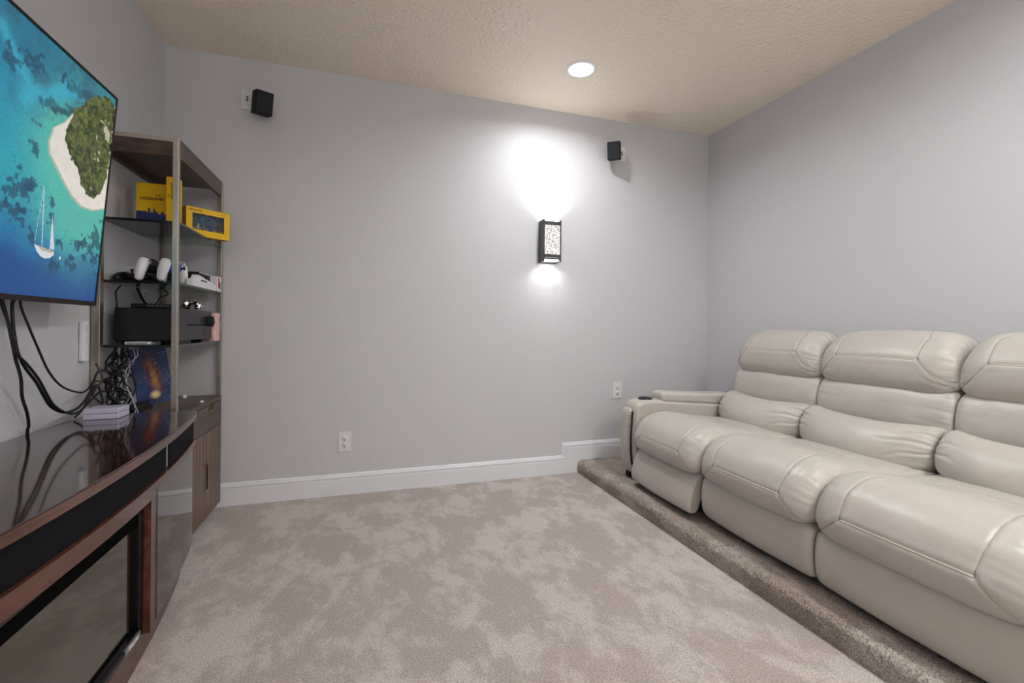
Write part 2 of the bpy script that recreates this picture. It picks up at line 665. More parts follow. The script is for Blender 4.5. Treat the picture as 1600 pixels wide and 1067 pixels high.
sconce('black framed wall sconce with glowing bubbled glass on the back wall', (1.163, YB, 1.413))
sconce('added fill light built as a black framed sconce behind the camera, sofa side', (1.50, YF, 1.413), PI, FILL_SCONCE_W, 170)  # added out of view to brighten the ceiling and walls
sconce('added fill light built as a black framed sconce behind the camera, television side', (-0.10, YF, 1.413), PI, FILL_SCONCE_W, 170)  # second added fill, out of view, for the same brightening


# ================================================================== OUTLETS
def outlet(label, loc, rz=0):
    t = thing('wall_outlet', label, 'outlet', None, loc, rz)
    box('cover_plate', (-0.035, 0.035, -0.006, -0.0003, -0.057, 0.057), M_whitew, t, 0.0025)
    for s in (1, -1):
        f = lathe('socket_face', [(0.0, 0.0079), (0.0145, 0.0079), (0.0165, 0.006), (0.0165, 0.003)], M_whitew, t, 24,
                  Matrix.Translation((0, 0, s * 0.0195)) @ Matrix.Rotation(PI / 2, 4, 'X'))
        bm = bmesh.new()
        b_box(bm, -0.0075, -0.0045, -0.0084, -0.0078, s * 0.0195 + 0.001, s * 0.0195 + 0.009)
        b_box(bm, 0.0045, 0.0075, -0.0084, -0.0078, s * 0.0195 + 0.001, s * 0.0195 + 0.008)
        b_box(bm, -0.003, 0.003, -0.0084, -0.0078, s * 0.0195 - 0.010, s * 0.0195 - 0.004)
        bm_obj('slot', bm, M_slot, f)
    bm = bmesh.new()
    b_lathe(bm, [(0, 0.007), (0.0025, 0.0068), (0.003, 0.006)], 12, Matrix.Rotation(PI / 2, 4, 'X'))
    bm_obj('screw', bm, M_white, t, True)


outlet('white duplex outlet low on the back wall above the long baseboard', (-0.098, YB, 0.306))
outlet('white duplex outlet on the back wall beside the sofa arm', (1.702, YB, 0.546))
outlet('white outlet on the left wall seen through the glass shelves', (XL, 2.62, 1.14), PI / 2)


# ================================================================== WALL SPEAKERS
def speaker(label, plate_x, plate_z, centre, yaw, pitch, side):
    t = thing('satellite_speaker', label, 'speaker', 'satellite speakers on the back wall', (plate_x, YB, plate_z))
    box('wall_plate', (-0.035, 0.035, -0.006, -0.0003, -0.053, 0.053), M_whitew, t, 0.002)
    for dz in (0.006, -0.010):
        lathe('binding_post', [(0, 0.014), (0.004, 0.014), (0.004, 0.006)], M_slot, t, 12,
              Matrix.Translation((-side * 0.004, 0, dz + 0.004)) @ Matrix.Rotation(PI / 2, 4, 'X'))
    lathe('bracket_disc', [(0, 0.012), (0.014, 0.012), (0.016, 0.006)], M_white, t, 24,
          Matrix.Translation((side * 0.012, 0, -0.028)) @ Matrix.Rotation(PI / 2, 4, 'X'))
    c = Vector(centre) - Vector((plate_x, YB, plate_z))
    R = Matrix.Translation(c) @ Matrix.Rotation(yaw, 4, 'Z') @ Matrix.Rotation(pitch, 4, 'X')
    # local box: front face at -Y
    back = R @ Vector((0, 0.040, -0.01))
    tube('bracket_arm', [(side * 0.012, -0.010, -0.028), (side * 0.016, -0.022, -0.028), tuple(back)], 0.006, M_white, t, 10, 3)
    cab = box('cabinet', (-0.042, 0.042, -0.042, 0.042, -0.058, 0.058), M_blackmt, t, 0.004, 2, R)
    box('grille', (-0.039, 0.039, -0.0455, -0.0415, -0.055, 0.055), mat('grille_cloth', srgb(26, 28, 34), 0.85), cab, 0.002, 2, R)
    return t


speaker('small black cube speaker on a white plate near the left corner', -0.612, 2.216, (-0.527, 2.755, 2.170), math.radians(26), math.radians(14), 1)
speaker('small black cube speaker on a white plate right of the wall sconce', 1.716, 2.212, (1.612, 2.755, 2.188), math.radians(-36), math.radians(15), -1)


# ================================================================== TELEVISION
TVB = Vector((-0.886, 1.955, 1.041))
TVT = Vector((-0.828, 1.955, 1.770))
upv = (TVT - TVB).normalized()
tv_h = (TVT - TVB).length
tv_w = 1.292
ax = Vector((0, -1, 0))
nrm = ax.cross(upv)
if nrm.x < 0:
    nrm = -nrm
TM = Matrix((ax, upv, nrm)).transposed().to_4x4()   # local (along, up, out)
TM.translation = TVB
tv = thing('television', 'large wall-mounted television showing a tropical island seen from above', 'television')
box('housing', (0, tv_w, 0, tv_h, -0.028, -0.001), M_blackpl, tv, 0.003, 2, TM)
bm = bmesh.new()
for d in [(0, tv_w, tv_h - 0.009, tv_h), (0, tv_w, 0, 0.016), (0, 0.008, 0.016, tv_h - 0.009), (tv_w - 0.008, tv_w, 0.016, tv_h - 0.009)]:
    b_box(bm, d[0], d[1], d[2], d[3], -0.002, 0.004, 0.001, 1, TM)
bm_obj('bezel', bm, mat('bezel_metal', srgb(38, 32, 30), 0.3, 0.6), tv)
box('electronics_bulge', (0.35, 0.95, 0.12, 0.5, -0.06, -0.028), M_blackpl, tv, 0.006, 2, TM)
# wall mount: plate on wall and two arms
box('mount_plate', (XL + 0.0005, XL + 0.012, 1.15, 1.47, 1.25, 1.55), M_blackpl, tv, 0.001)
for y in (1.21, 1.41):
    box('mount_arm', (XL + 0.01, -0.865, y - 0.015, y + 0.015, 1.28, 1.50), M_blackpl, tv, 0.001)


def sr(*c):
    return np.array(srgb(*c)[:3])


def inpoly(px, py, poly):
    ins = np.zeros(px.shape, bool)
    n = len(poly)
    for i in range(n):
        x1, y1 = poly[i]
        x2, y2 = poly[(i + 1) % n]
        if y1 == y2:
            continue
        c = ((y1 > py) != (y2 > py)) & (px < (x2 - x1) * (py - y1) / (y2 - y1) + x1)
        ins ^= c
    return ins


def segd(px, py, a, b):
    a = np.array(a)
    b = np.array(b)
    d = b - a
    t = np.clip(((px - a[0]) * d[0] + (py - a[1]) * d[1]) / (d @ d + 1e-12), 0, 1)
    return np.hypot(px - a[0] - t * d[0], py - a[1] - t * d[1])


def paint_screen():
    x0, x1, y0, y1 = 0.008, tv_w - 0.008, 0.016, tv_h - 0.009
    nx, nyy = 660, 400
    # finer towards the end that is in view
    s = np.linspace(0, 1, nx) ** 1.25
    X = x0 + (x1 - x0) * s
    Y = np.linspace(y0, y1, nyy)
    gx, gy = np.meshgrid(X, Y, indexing='ij')
    wx = gx + (fbm(gx * 14, gy * 14, 1) - 0.5) * 0.05
    wy = gy + (fbm(gx * 14, gy * 14, 31) - 0.5) * 0.05

    def mixc(c, m, col):
        m = np.clip(m, 0, 1)[..., None]
        return c * (1 - m) + sr(*col) * m
    v = np.clip(wy / 0.72, 0, 1)
    c = np.zeros(gx.shape + (3,)) + sr(30, 140, 178)
    c = mixc(c, (0.30 - wy) / 0.16, (14, 104, 168))
    c = mixc(c, (0.155 - wy) / 0.05, (10, 76, 146))
    c = mixc(c, np.exp(-((wy - 0.36) / 0.13) ** 2) * 0.85, (34, 168, 186))
    d = np.hypot((wx - 0.13), (wy - 0.46) * 0.8)
    c = mixc(c, np.exp(-(np.clip(d - 0.17, 0, 9) / 0.10) ** 2) * 0.85, (92, 196, 176))
    c = mixc(c, np.exp(-((wx - 0.17) / 0.12) ** 2 - ((wy - 0.255) / 0.05) ** 2) * 0.8, (84, 190, 178))
    c = mixc(c, np.clip((wy - 0.54) / 0.12, 0, 1) * 0.75, (32, 116, 142))
    n1 = fbm(gx * 11 + 3, gy * 9, 77, 5)
    n1 = 0.6 * n1 + 0.4 * fbm(gx * 60, gy * 60, 88, 3)
    c = mixc(c, np.clip((n1 - 0.43) * 7, 0, 1) * 0.62 * np.clip((wy - 0.47) / 0.10, 0, 1), (48, 92, 116))
    # bright channels
    for a, b, w, k in [((0.52, 0.66), (0.42, 0.55), .022, .8), ((0.42, 0.52), (0.22, 0.66), .024, .85), ((0.30, 0.60), (0.16, 0.67), .014, .6)]:
        c = mixc(c, np.exp(-(segd(wx, wy, a, b) / w) ** 2) * k, (58, 176, 206))
    # dark reefs
    rag = (fbm(gx * 75, gy * 75, 13, 4) - 0.5) * 1.5
    for (a, b, w) in [((0.36, 0.553), (0.12, 0.60), .014), ((0.30, 0.556), (0.20, 0.575), .012), ((0.25, 0.655), (0.10, 0.68), .014),
                      ((0.17, 0.66), (0.10, 0.63), .014), ((0.29, 0.505), (0.225, 0.515), .006), ((0.38, 0.497), (0.35, 0.495), .006)]:
        dd = segd(wx, wy, a, b) / w + rag * 2.2
        c = mixc(c, np.clip((1.3 - dd) * 0.8, 0, 0.7), (34, 78, 96))
    for (px, py, r) in [(0.365, 0.417, .016), (0.418, 0.30, .036), (0.380, 0.225, .026), (0.43, 0.238, .03), (0.30, 0.278, .013), (0.289, 0.247, .012),
                        (0.205, 0.22, .010), (0.142, 0.195, .026), (0.04, 0.215, .045), (0.235, 0.18, .014), (0.152, 0.118, .018), (0.09, 0.15, .018),
                        (0.417, 0.631, .03), (0.50, 0.60, .028), (0.29, 0.655, .018), (0.37, 0.31, .016), (0.345, 0.175, .012), (0.105, 0.205, .02),
                        (0.03, 0.16, .03), (0.24, 0.11, .02), (0.18, 0.13, .015), (0.60, 0.35, .05), (0.75, 0.5, .06), (0.9, 0.3, .05)]:
        dd = np.hypot(wx - px, wy - py) / r + rag * 2.6
        c = mixc(c, np.clip((1.15 - dd) * 1.6, 0, 0.80), (24, 74, 104))
    # fine sparkle of the water
    spk = (vnoise(gx * 420, gy * 300, 3) - 0.5)
    c = c * (1 + 0.30 * spk[..., None])
    # beach and wood
    beach = [(0.13, 0.675), (0.234, 0.571), (0.267, 0.533), (0.309, 0.501), (0.323, 0.454), (0.315, 0.424), (0.276, 0.393), (0.237, 0.362), (0.191, 0.332),
             (0.14, 0.313), (0.076, 0.316), (0.003, 0.340), (0.003, 0.481), (0.003, 0.703)]
    ex = gx + (fbm(gx * 30, gy * 30, 8) - 0.5) * 0.006
    bmask = inpoly(ex, gy, [(p[0] + 0.004, p[1] - 0.004) for p in beach])
    c[bmask] = (sr(206, 190, 170) * 0.6 + sr(110, 190, 176) * 0.4)
    bm2 = inpoly(ex, gy, [(p[0] * 0.985, 0.47 + (p[1] - 0.47) * 0.985) for p in beach])
    c[bm2] = sr(236, 230, 220) * (0.9 + 0.2 * fbm(gx * 60, gy * 60, 9)[bm2][:, None])
    green = [(0.13, 0.675), (0.185, 0.629), (0.234, 0.571), (0.241, 0.543), (0.256, 0.488), (0.238, 0.464), (0.211, 0.441), (0.185, 0.424), (0.157, 0.382),
             (0.124, 0.358), (0.084, 0.357), (0.046, 0.38), (0.021, 0.418), (0.010, 0.48), (0.008, 0.575), (0.008, 0.705), (0.071, 0.70)]
    ex = gx + (fbm(gx * 60, gy * 60, 18, 3) - 0.5) * 0.022
    ey = gy + (fbm(gx * 60, gy * 60, 28, 3) - 0.5) * 0.022
    gm = inpoly(ex, ey, green)
    n2 = 0.5 * fbm(gx * 70, gy * 70, 41, 4) + 0.5 * fbm(gx * 210, gy * 210, 43, 3)
    gcol = sr(30, 44, 20) * (1 - np.clip((n2 - 0.38) * 3.2, 0, 1))[..., None] + sr(116, 128, 64) * np.clip((n2 - 0.38) * 3.2, 0, 1)[..., None]
    c[gm] = gcol[gm]
    n3 = fbm(gx * 26, gy * 26, 51, 4)
    hole = gm & (n3 > 0.61) & (gx < 0.10) & (gy < 0.63)
    c[hole] = sr(196, 186, 168)
    # sailing yacht
    hull = [(0.335, 0.159), (0.249, 0.153), (0.247, 0.143), (0.262, 0.131), (0.285, 0.126), (0.305, 0.130), (0.322, 0.142)]
    hm = inpoly(gx, gy, hull)
    c[hm] = sr(226, 232, 238)
    dk = inpoly(gx, gy, [(0.328, 0.1585), (0.252, 0.153), (0.255, 0.145), (0.300, 0.147)])
    c[dk] = (sr(170, 150, 110) * 0.6 + 0.6 * fbm(gx * 200, gy * 200, 6)[..., None])[dk]
    sm = inpoly(gx, gy, [(0.271, 0.253), (0.266, 0.158), (0.247, 0.156)])
    c[sm] = sr(216, 226, 238)
    for a, b, w in [((0.320, 0.324), (0.302, 0.16), .0016), ((0.320, 0.324), (0.335, 0.16), .0007), ((0.271, 0.255), (0.268, 0.155), .0012)]:
        c[segd(gx, gy, a, b) < w] = sr(210, 222, 230)
    c[np.hypot((gx - 0.217) * 1.4, gy - 0.137) < 0.005] = sr(230, 235, 240)
    P = np.stack([gx, gy, np.full(gx.shape, 0.0012)], -1).reshape(-1, 3)
    R3 = np.array(TM.to_3x3())
    P = P @ R3.T + np.array(TM.translation)
    return grid_mesh('screen', P, nx, nyy, False, cols=c.reshape(-1, 3))


M_screen = mat('lit_screen', (0, 0, 0, 1), 0.22, attr='emit', estr=0.80, spec=0.5)
link('screen', paint_screen(), M_screen, tv)

# ================================================================== MEDIA CONSOLE (bow-fronted, with electric fire)
YC, Y0, Y1 = 1.25, 0.375, 2.125
ZT = 0.638


def bowx(y, off=0.0):
    return -0.548 - 0.105 * (y - YC) ** 2 - off


con = thing('media_console', 'glossy mahogany bow-fronted media console with a built-in electric fireplace', 'console')


def bow_slab(name, m, z0, z1, off, parent, ya=Y0, yb=Y1, xback=XL + 0.015, n=40, bev=0.0, thick=None):
    ysl = np.linspace(ya, yb, n)
    poly = [(bowx(y, off), y) for y in ysl]
    if thick:
        poly += [(bowx(y, off) - thick, y) for y in ysl[::-1]]
    else:
        poly += [(xback, yb), (xback, ya)]
    bm = bmesh.new()
    b_prism(bm, poly, z0, z1, 'Z')
    if bev:
        es = [e for e in bm.edges if abs(e.verts[0].co.z - e.verts[1].co.z) < 1e-6 and not (e.verts[0].co.x < xback + 0.01 and e.verts[1].co.x < xback + 0.01)]
        bmesh.ops.bevel(bm, geom=es, offset=bev, segments=2, affect='EDGES')
    return bm_obj(name, bm, m, parent)


bow_slab('top', M_mahog, ZT - 0.004, ZT, 0.002, con, xback=XL + 0.0145)
bow_slab('top_edge', M_mahogs, ZT - 0.026, ZT - 0.0042, 0.0, con, bev=0.004)
bow_slab('carcass', M_blackmt, 0.10, ZT - 0.0265, 0.045, con, Y0 + 0.01, Y1 - 0.01)
bow_slab('speaker_cloth', M_cloth, 0.531, ZT - 0.027, 0.012, con, 0.82, 1.685, thick=0.028)
for ya, yb in ((1.712, 2.112), (0.388, 0.788)):
    bow_slab('side_panel_cloth', M_cloth, 0.533, ZT - 0.029, 0.010, con, ya, yb, thick=0.030, n=16)
for y in (1.696, 0.804):
    box('divider_strip', (bowx(y, 0.035), bowx(y, 0.013), y - 0.008, y + 0.008, 0.533, ZT - 0.028), M_greym, con, 0.001)
bow_slab('bead_rail', M_mahogs, 0.507, 0.530, 0.002, con, Y0 + 0.004, Y1 - 0.004, thick=0.04, bev=0.006)
bow_slab('plinth', M_mahogs, 0.0, 0.098, 0.050, con, Y0 + 0.01, Y1 - 0.01, bev=0.004)
bow_slab('base_shelf', M_mahogs, 0.098, 0.112, 0.030, con, Y0 + 0.005, Y1 - 0.005, bev=0.003)
# centre frame
FY0, FY1 = 0.93, 1.57
bow_slab('top_rail', M_mahogs, 0.488, 0.5068, 0.004, con, FY0, FY1, thick=0.035, bev=0.002)
for a, b in ((FY0, FY0 + 0.034), (FY1 - 0.034, FY1)):
    bow_slab('stile', M_mahogs, 0.112, 0.4878, 0.006, con, a, b, thick=0.035, n=6, bev=0.002)
# fireplace insert
fx = bowx(YC + 0.28, 0.022)
bm = bmesh.new()
ia, ib = FY0 + 0.036, FY1 - 0.036
za, zb = 0.114, 0.4865
for d in [(ia, ib, zb - 0.022, zb), (ia, ib, za, za + 0.024), (ia, ia + 0.018, za + 0.024, zb - 0.022), (ib - 0.026, ib, za + 0.024, zb - 0.022)]:
    b_box(bm, fx - 0.03, fx, d[0], d[1], d[2], d[3], 0.003)
fr = bm_obj('fireplace_frame', bm, M_blackgl, con)
fr['label'] = 'black metal frame of the electric fireplace'
box('fireplace_glass', (fx - 0.020, fx - 0.012, ia + 0.016, ib - 0.024, za + 0.022, zb - 0.056), M_fireglass, con, 0)
bm = bmesh.new()
b_box(bm, fx - 0.024, fx - 0.004, ia + 0.019, ib - 0.027, zb - 0.058, zb - 0.0225, 0.002)
bm_obj('air_vent', bm, mat('vent_black', srgb(6, 6, 6), 0.9, spec=0.05), con)
tube('lower_bar', [(fx + 0.0, ia + 0.02, za + 0.022), (fx + 0.0, ib - 0.03, za + 0.022)], 0.006, M_blackmt, con, 12, 0)
bg = box('badge', (fx + 0.0005, fx + 0.0065, ib - 0.115, ib - 0.032, za + 0.014, za + 0.030), M_greym, con, 0.001)
text_obj('badge_lettering', 'Dimplex', 0.016, M_white, bg,
         Matrix.Translation((fx + 0.0068, ib - 0.072, za + 0.022)) @ Matrix.Rotation(PI / 2, 4, 'Z') @ Matrix.Rotation(PI / 2, 4, 'X'), 0.0003)
# mirrored doors
for a, b in ((1.606, 2.108), (0.392, 0.894)):
    d = bow_slab('door', M_mirror, 0.118, 0.503, 0.012, con, a, b, thick=0.02, n=28)
    d['label'] = 'curved smoked mirror door'
    ye = a if a > 1 else b
    s = 1 if a > 1 else -1
    box('door_edge', (bowx(ye, 0.034), bowx(ye, 0.010), ye - (0.022 if s > 0 else 0), ye + (0 if s > 0 else 0.022), 0.114, 0.506), M_blackgl, d, 0.001)
# end panels
for y in (Y0 + 0.002, Y1 - 0.012):
    box('end_panel', (XL + 0.016, bowx(Y1, 0.016), y, y + 0.010, 0.099, ZT - 0.027), M_mahogs, con, 0.001)

# ================================================================== ETAGERE
EX0, EX1, EY0, EY1 = -0.9965, -0.722, 2.196, 2.822
et = thing('etagere', 'tall walnut and nickel corner etagere with glass shelves beside the console', 'shelving unit')
pw = 0.021
CT = 0.606
bm = bmesh.new()
box('cabinet_body', (EX0, EX1 - 0.018, EY0, EY1, 0.03, CT - 0.022), M_wood, et, 0.001)
box('cabinet_top', (EX0, EX1, EY0 - 0.026, EY1 + 0.001, CT - 0.022, CT), M_wood, et, 0.0015)
box('cabinet_plinth', (EX0 + 0.01, EX1 - 0.03, EY0 + 0.01, EY1 - 0.01, 0.0, 0.03), M_blackmt, et, 0)
# drawer with a notch pull
bm = bmesh.new()
dz0, dz1 = 0.459, CT - 0.025
ny0, ny1 = 2.60, 2.70
b_prism(bm, [(EY0 + 0.002, dz0), (EY1 - 0.002, dz0), (EY1 - 0.002, dz1), (ny1, dz1), (ny1, dz1 - 0.034), (ny0, dz1 - 0.034), (ny0, dz1), (EY0 + 0.002, dz1)],
        EX1 - 0.0175, EX1 - 0.001, 'X')
dr = bm_obj('drawer', bm, M_wood, et)
bm = bmesh.new()
b_box(bm, EX1 - 0.0174, EX1 + 0.0006, ny0 + 0.0003, ny0 + 0.004, dz1 - 0.034, dz1 - 0.001)
b_box(bm, EX1 - 0.0174, EX1 + 0.0006, ny1 - 0.004, ny1 - 0.0003, dz1 - 0.034, dz1 - 0.001)
b_box(bm, EX1 - 0.0174, EX1 + 0.0006, ny0 + 0.004, ny1 - 0.004, dz1 - 0.034, dz1 - 0.030)
bm_obj('drawer_pull', bm, M_brass, dr)
# two doors of upright veneer strips
ysp = 2.585
for (a, b) in ((EY0 + 0.002, ysp - 0.001), (ysp + 0.001, EY1 - 0.002)):
    door = box('door', (EX1 - 0.0175, EX1 - 0.006, a, b, 0.036, dz0 - 0.004), M_wood, et, 0)
    npk = 8 if a < 2.3 else 5
    w = (b - a) / npk
    for k in range(npk):
        ka, kb = a + k * w, a + (k + 1) * w
        if ka < 2.600 and kb > 2.565:
            # leave room for the recessed pull
            if kb <= ysp + 0.01:
                kb2 = 2.562
                for q in ((0.036, 0.165), (0.309, dz0 - 0.004)):
                    box('veneer_strip', (EX1 - 0.006, EX1 - 0.001, ka + 0.0008, kb - 0.0008, q[0], q[1]), M_woodv, door, 0.0008, 1)
                box('veneer_strip', (EX1 - 0.006, EX1 - 0.001, ka + 0.0008, kb2, 0.165, 0.309), M_woodv, door, 0.0008, 1)
            else:
                for q in ((0.036, 0.165), (0.309, dz0 - 0.004)):
                    box('veneer_strip', (EX1 - 0.006, EX1 - 0.001, ka + 0.0008, kb - 0.0008, q[0], q[1]), M_woodv, door, 0.0008, 1)
                box('veneer_strip', (EX1 - 0.006, EX1 - 0.001, 2.6085, kb - 0.0008, 0.165, 0.309), M_woodv, door, 0.0008, 1)
        else:
            box('veneer_strip', (EX1 - 0.006, EX1 - 0.001, ka + 0.0008, kb - 0.0008, 0.036, dz0 - 0.004), M_woodv, door, 0.0008, 1)
bm = bmesh.new()
for d in [(2.5635, 2.569, 0.167, 0.307), (2.602, 2.6075, 0.167, 0.307), (2.569, 2.602, 0.167, 0.173), (2.569, 2.602, 0.301, 0.307)]:
    b_box(bm, EX1 - 0.0058, EX1 + 0.002, d[0], d[1], d[2], d[3])
bm_obj('door_pull', bm, M_brass, et)
box('pull_recess', (EX1 - 0.0058, EX1 - 0.0045, 2.569, 2.602, 0.173, 0.301), M_blackmt, et, 0)
# posts
TOPZ = 1.742
box('post', (EX0, EX0 + 0.028, EY0 - 0.024, EY0 + 0.004, CT + 0.0003, TOPZ), M_steel, et, 0.0015)
for (x, y) in ((EX1 - pw, EY0), (EX0, EY1 - pw), (EX1 - pw, EY1 - pw)):
    box('post', (x, x + pw, y, y + pw, CT + 0.0003, TOPZ), M_steel, et, 0.0015)
# top: framed walnut board with nickel edge band
e = 0.0005
for dims in ((EX0 + pw + e, EX1 - pw - e, EY0 + 0.002, EY0 + 0.020, 1.722, TOPZ - 0.002), (EX0 + pw + e, EX1 - pw - e, EY1 - 0.020, EY1 - 0.002, 1.722, TOPZ - 0.002)):
    box('top_band', dims, M_steel, et, 0.001)
for dims in ((EX1 - 0.020, EX1 - 0.001, EY0 + pw + e, EY1 - pw - e, 1.665, TOPZ - 0.002), (EX0 + 0.001, EX0 + 0.02, EY0 + pw + e, EY1 - pw - e, 1.665, TOPZ - 0.002)):
    box('top_apron', dims, M_wood, et, 0.001)
box('top_apron', (EX0 + pw + e, EX1 - pw - e, EY0 + 0.004, EY0 + 0.018, 1.665, 1.7215), M_wood, et, 0.001)
box('top_board', (EX0 + 0.021, EX1 - 0.021, EY0 + 0.030, EY1 - 0.030, 1.695, 1.712), M_wood, et, 0.001)
SHZ = (0.893, 1.150, 1.398)
for z in SHZ:
    g = box('glass_shelf', (EX0 + 0.004, EX1 - 0.004, EY0 + pw + 0.001, EY1 - pw - 0.001, z - 0.004, z + 0.004), M_glass, et, 0)
    box('near_edge', (EX0 + pw + 0.001, EX1 - pw - 0.001, EY0 + 0.008, EY0 + pw + 0.0005, z - 0.006, z + 0.004), M_glassedge, g, 0.001)
    box('side_edge', (EX1 - 0.0038, EX1 - 0.0005, EY0 + pw + 0.001, EY1 - pw - 0.001, z - 0.004, z + 0.004),
        mat('green_glass_edge', srgb(70, 84, 80), 0.15), g, 0.0005)
    for y in (EY0 + 0.05, EY1 - 0.05):
        lathe('shelf_pin', [(0, 0), (0.005, 0), (0.005, 0.006), (0, 0.006)], M_chrome, g, 12, Matrix.Translation((EX1 - 0.02, y, z - 0.0105)))

# ---------------------------------------------- things on the shelves
Z3 = SHZ[2] + 0.0045
Z2 = SHZ[1] + 0.0045
Z1 = SHZ[0] + 0.0045


def XMAT(loc, rz=0, rx=0, ry=0):
    return Matrix.Translation(loc) @ Matrix.Rotation(rz, 4, 'Z') @ Matrix.Rotation(ry, 4, 'Y') @ Matrix.Rotation(rx, 4, 'X')


FRONT = Matrix.Rotation(PI / 2, 4, 'X')      # text plane facing -Y
# yellow gift box with a navy skyline
t = thing('gift_box', 'yellow gift box with a navy skyline print standing on the top glass shelf', 'box', None, (-0.885, 2.45, Z3))
box('carton', (-0.062, 0.058, -0.05, 0.05, 0, 0.196), M_yellow, t, 0.002)
bm = bmesh.new()
sky = [(-0.060, 0.004), (0.056, 0.004)]
random.seed(4)
x = 0.056
pts = []
while x > -0.058:
    h = 0.058 + random.random() * 0.016 * (1 if random.random() > 0.3 else 2.0)
    w = 0.004 + random.random() * 0.008
    pts += [(x, h), (max(x - w, -0.060), h)]
    x -= w
sky += pts
b_prism(bm, sky, -0.0512, -0.0503, 'Y')
bm_obj('skyline_print', bm, M_navy, t)
text_obj('lettering', 'LEGOLAND', 0.017, M_text, t, Matrix.Translation((-0.002, -0.0508, 0.128)) @ FRONT, 0.0003, 0.0004)
text_obj('small_lettering', 'THE', 0.009, M_text, t, Matrix.Translation((0.020, -0.0508, 0.143)) @ FRONT, 0.0003)
# taller upright yellow box whose spine faces the room
t = thing('gift_box', 'tall narrow yellow box with lettering down its spine, on the top glass shelf', 'box', None, (-0.795, 2.40, Z3))
box('carton', (-0.020, 0.022, -0.06, -0.005, 0, 0.216), M_yellow, t, 0.002)
text_obj('lettering', 'LEGOLAND', 0.014, M_text, t, Matrix.Translation((0.004, -0.0608, 0.155)) @ FRONT @ Matrix.Rotation(-PI / 2, 4, 'Z'), 0.0003, 0.0004)
text_obj('spine_mark', 'THE', 0.009, M_text, t, Matrix.Translation((-0.010, -0.0608, 0.135)) @ FRONT @ Matrix.Rotation(-PI / 2, 4, 'Z'), 0.0003)
box('base_flap', (-0.0195, 0.0215, -0.062, -0.0605, 0.0, 0.012), M_dyellow, t, 0)
# window box
a0 = Vector((-0.79, 2.50, 0))
a1 = Vector((-0.645, 2.63, 0))
ang = math.atan2(a1.y - a0.y, a1.x - a0.x)
Lw = (a1 - a0).length
t = thing('display_box', 'yellow windowed toy box turned out over the edge of the top glass shelf', 'box', None, (a0.x, a0.y, Z3), ang)
HB = 0.134
bm = bmesh.new()
for d in [(0, Lw, 0.108, HB), (0, Lw, 0, 0.030), (0, 0.026, 0.030, 0.108), (Lw - 0.026, Lw, 0.030, 0.108)]:
    b_box(bm, d[0], d[1], 0.0, 0.004, d[2], d[3])
bm_obj('front_frame', bm, M_yellow, t)
bm = bmesh.new()
b_box(bm, 0, Lw, 0.004, 0.045, HB - 0.003, HB)
b_box(bm, 0, Lw, 0.004, 0.045, 0, 0.003)
b_box(bm, 0, 0.003, 0.004, 0.045, 0.003, HB - 0.003)
b_box(bm, Lw - 0.003, Lw, 0.004, 0.045, 0.003, HB - 0.003)
b_box(bm, 0.003, Lw - 0.003, 0.042, 0.045, 0.003, HB - 0.003)
bm_obj('carton', bm, M_dyellow, t)
# printed backdrop inside the window
nx, nz2 = 90, 60
gx, gz = np.meshgrid(np.linspace(0.004, Lw - 0.004, nx), np.linspace(0.004, HB - 0.004, nz2), indexing='ij')
c = np.zeros(gx.shape + (3,)) + sr(70, 76, 110)
sk = np.exp(-((gx - 0.11) / 0.04) ** 2 - ((gz - 0.092) / 0.016) ** 2)[..., None]
c = c * (1 - sk) + sr(84, 118, 214) * sk
k = np.clip((0.052 - gz) / 0.01, 0, 1)[..., None]
c = c * (1 - k) + sr(206, 178, 152) * k
k = (fbm(gx * 120, gz * 120, 3) > 0.58)[..., None] & (gz > 0.05)[..., None]
c = np.where(k, sr(40, 40, 58), c)
k = (fbm(gx * 90 + 7, gz * 90, 13) > 0.62)[..., None] & (gx > 0.12)[..., None]
c = np.where(k, sr(150, 108, 110), c) * 1.5
P = np.stack([gx, np.full(gx.shape, 0.040), gz], -1).reshape(-1, 3)
link('printed_backdrop', grid_mesh('printed_backdrop', P, nx, nz2, False, cols=c.reshape(-1, 3)), mat('printed_card', (1, 1, 1, 1), 0.5, attr='base'), t)
for (x, h, m_) in ((0.060, 0.034, M_white), (0.085, 0.026, M_greym), (0.118, 0.030, M_blue), (0.155, 0.018, M_red)):
    bm = bmesh.new()
    b_box(bm, x - 0.006, x + 0.006, 0.018, 0.026, 0.036, 0.036 + h * 0.6, 0.001, 1)
    b_lathe(bm, [(0, 0), (0.004, 0), (0.0045, 0.004), (0.004, 0.009), (0, 0.010)], 10, Matrix.Translation((x, 0.022, 0.0362 + h * 0.6)))
    bm_obj('toy_figure', bm, m_, t)
box('window_film', (0.027, Lw - 0.027, 0.0042, 0.0048, 0.031, 0.107), M_glass, t, 0)
text_obj('lettering', 'LEGOLAND', 0.011, M_text, t, Matrix.Translation((0.038, -0.0004, 0.121)) @ FRONT, 0.0003, 0.0002)
text_obj('small_lettering', 'ages 5+', 0.007, M_text, t, Matrix.Translation((Lw - 0.03, -0.0004, 0.121)) @ FRONT, 0.0003)


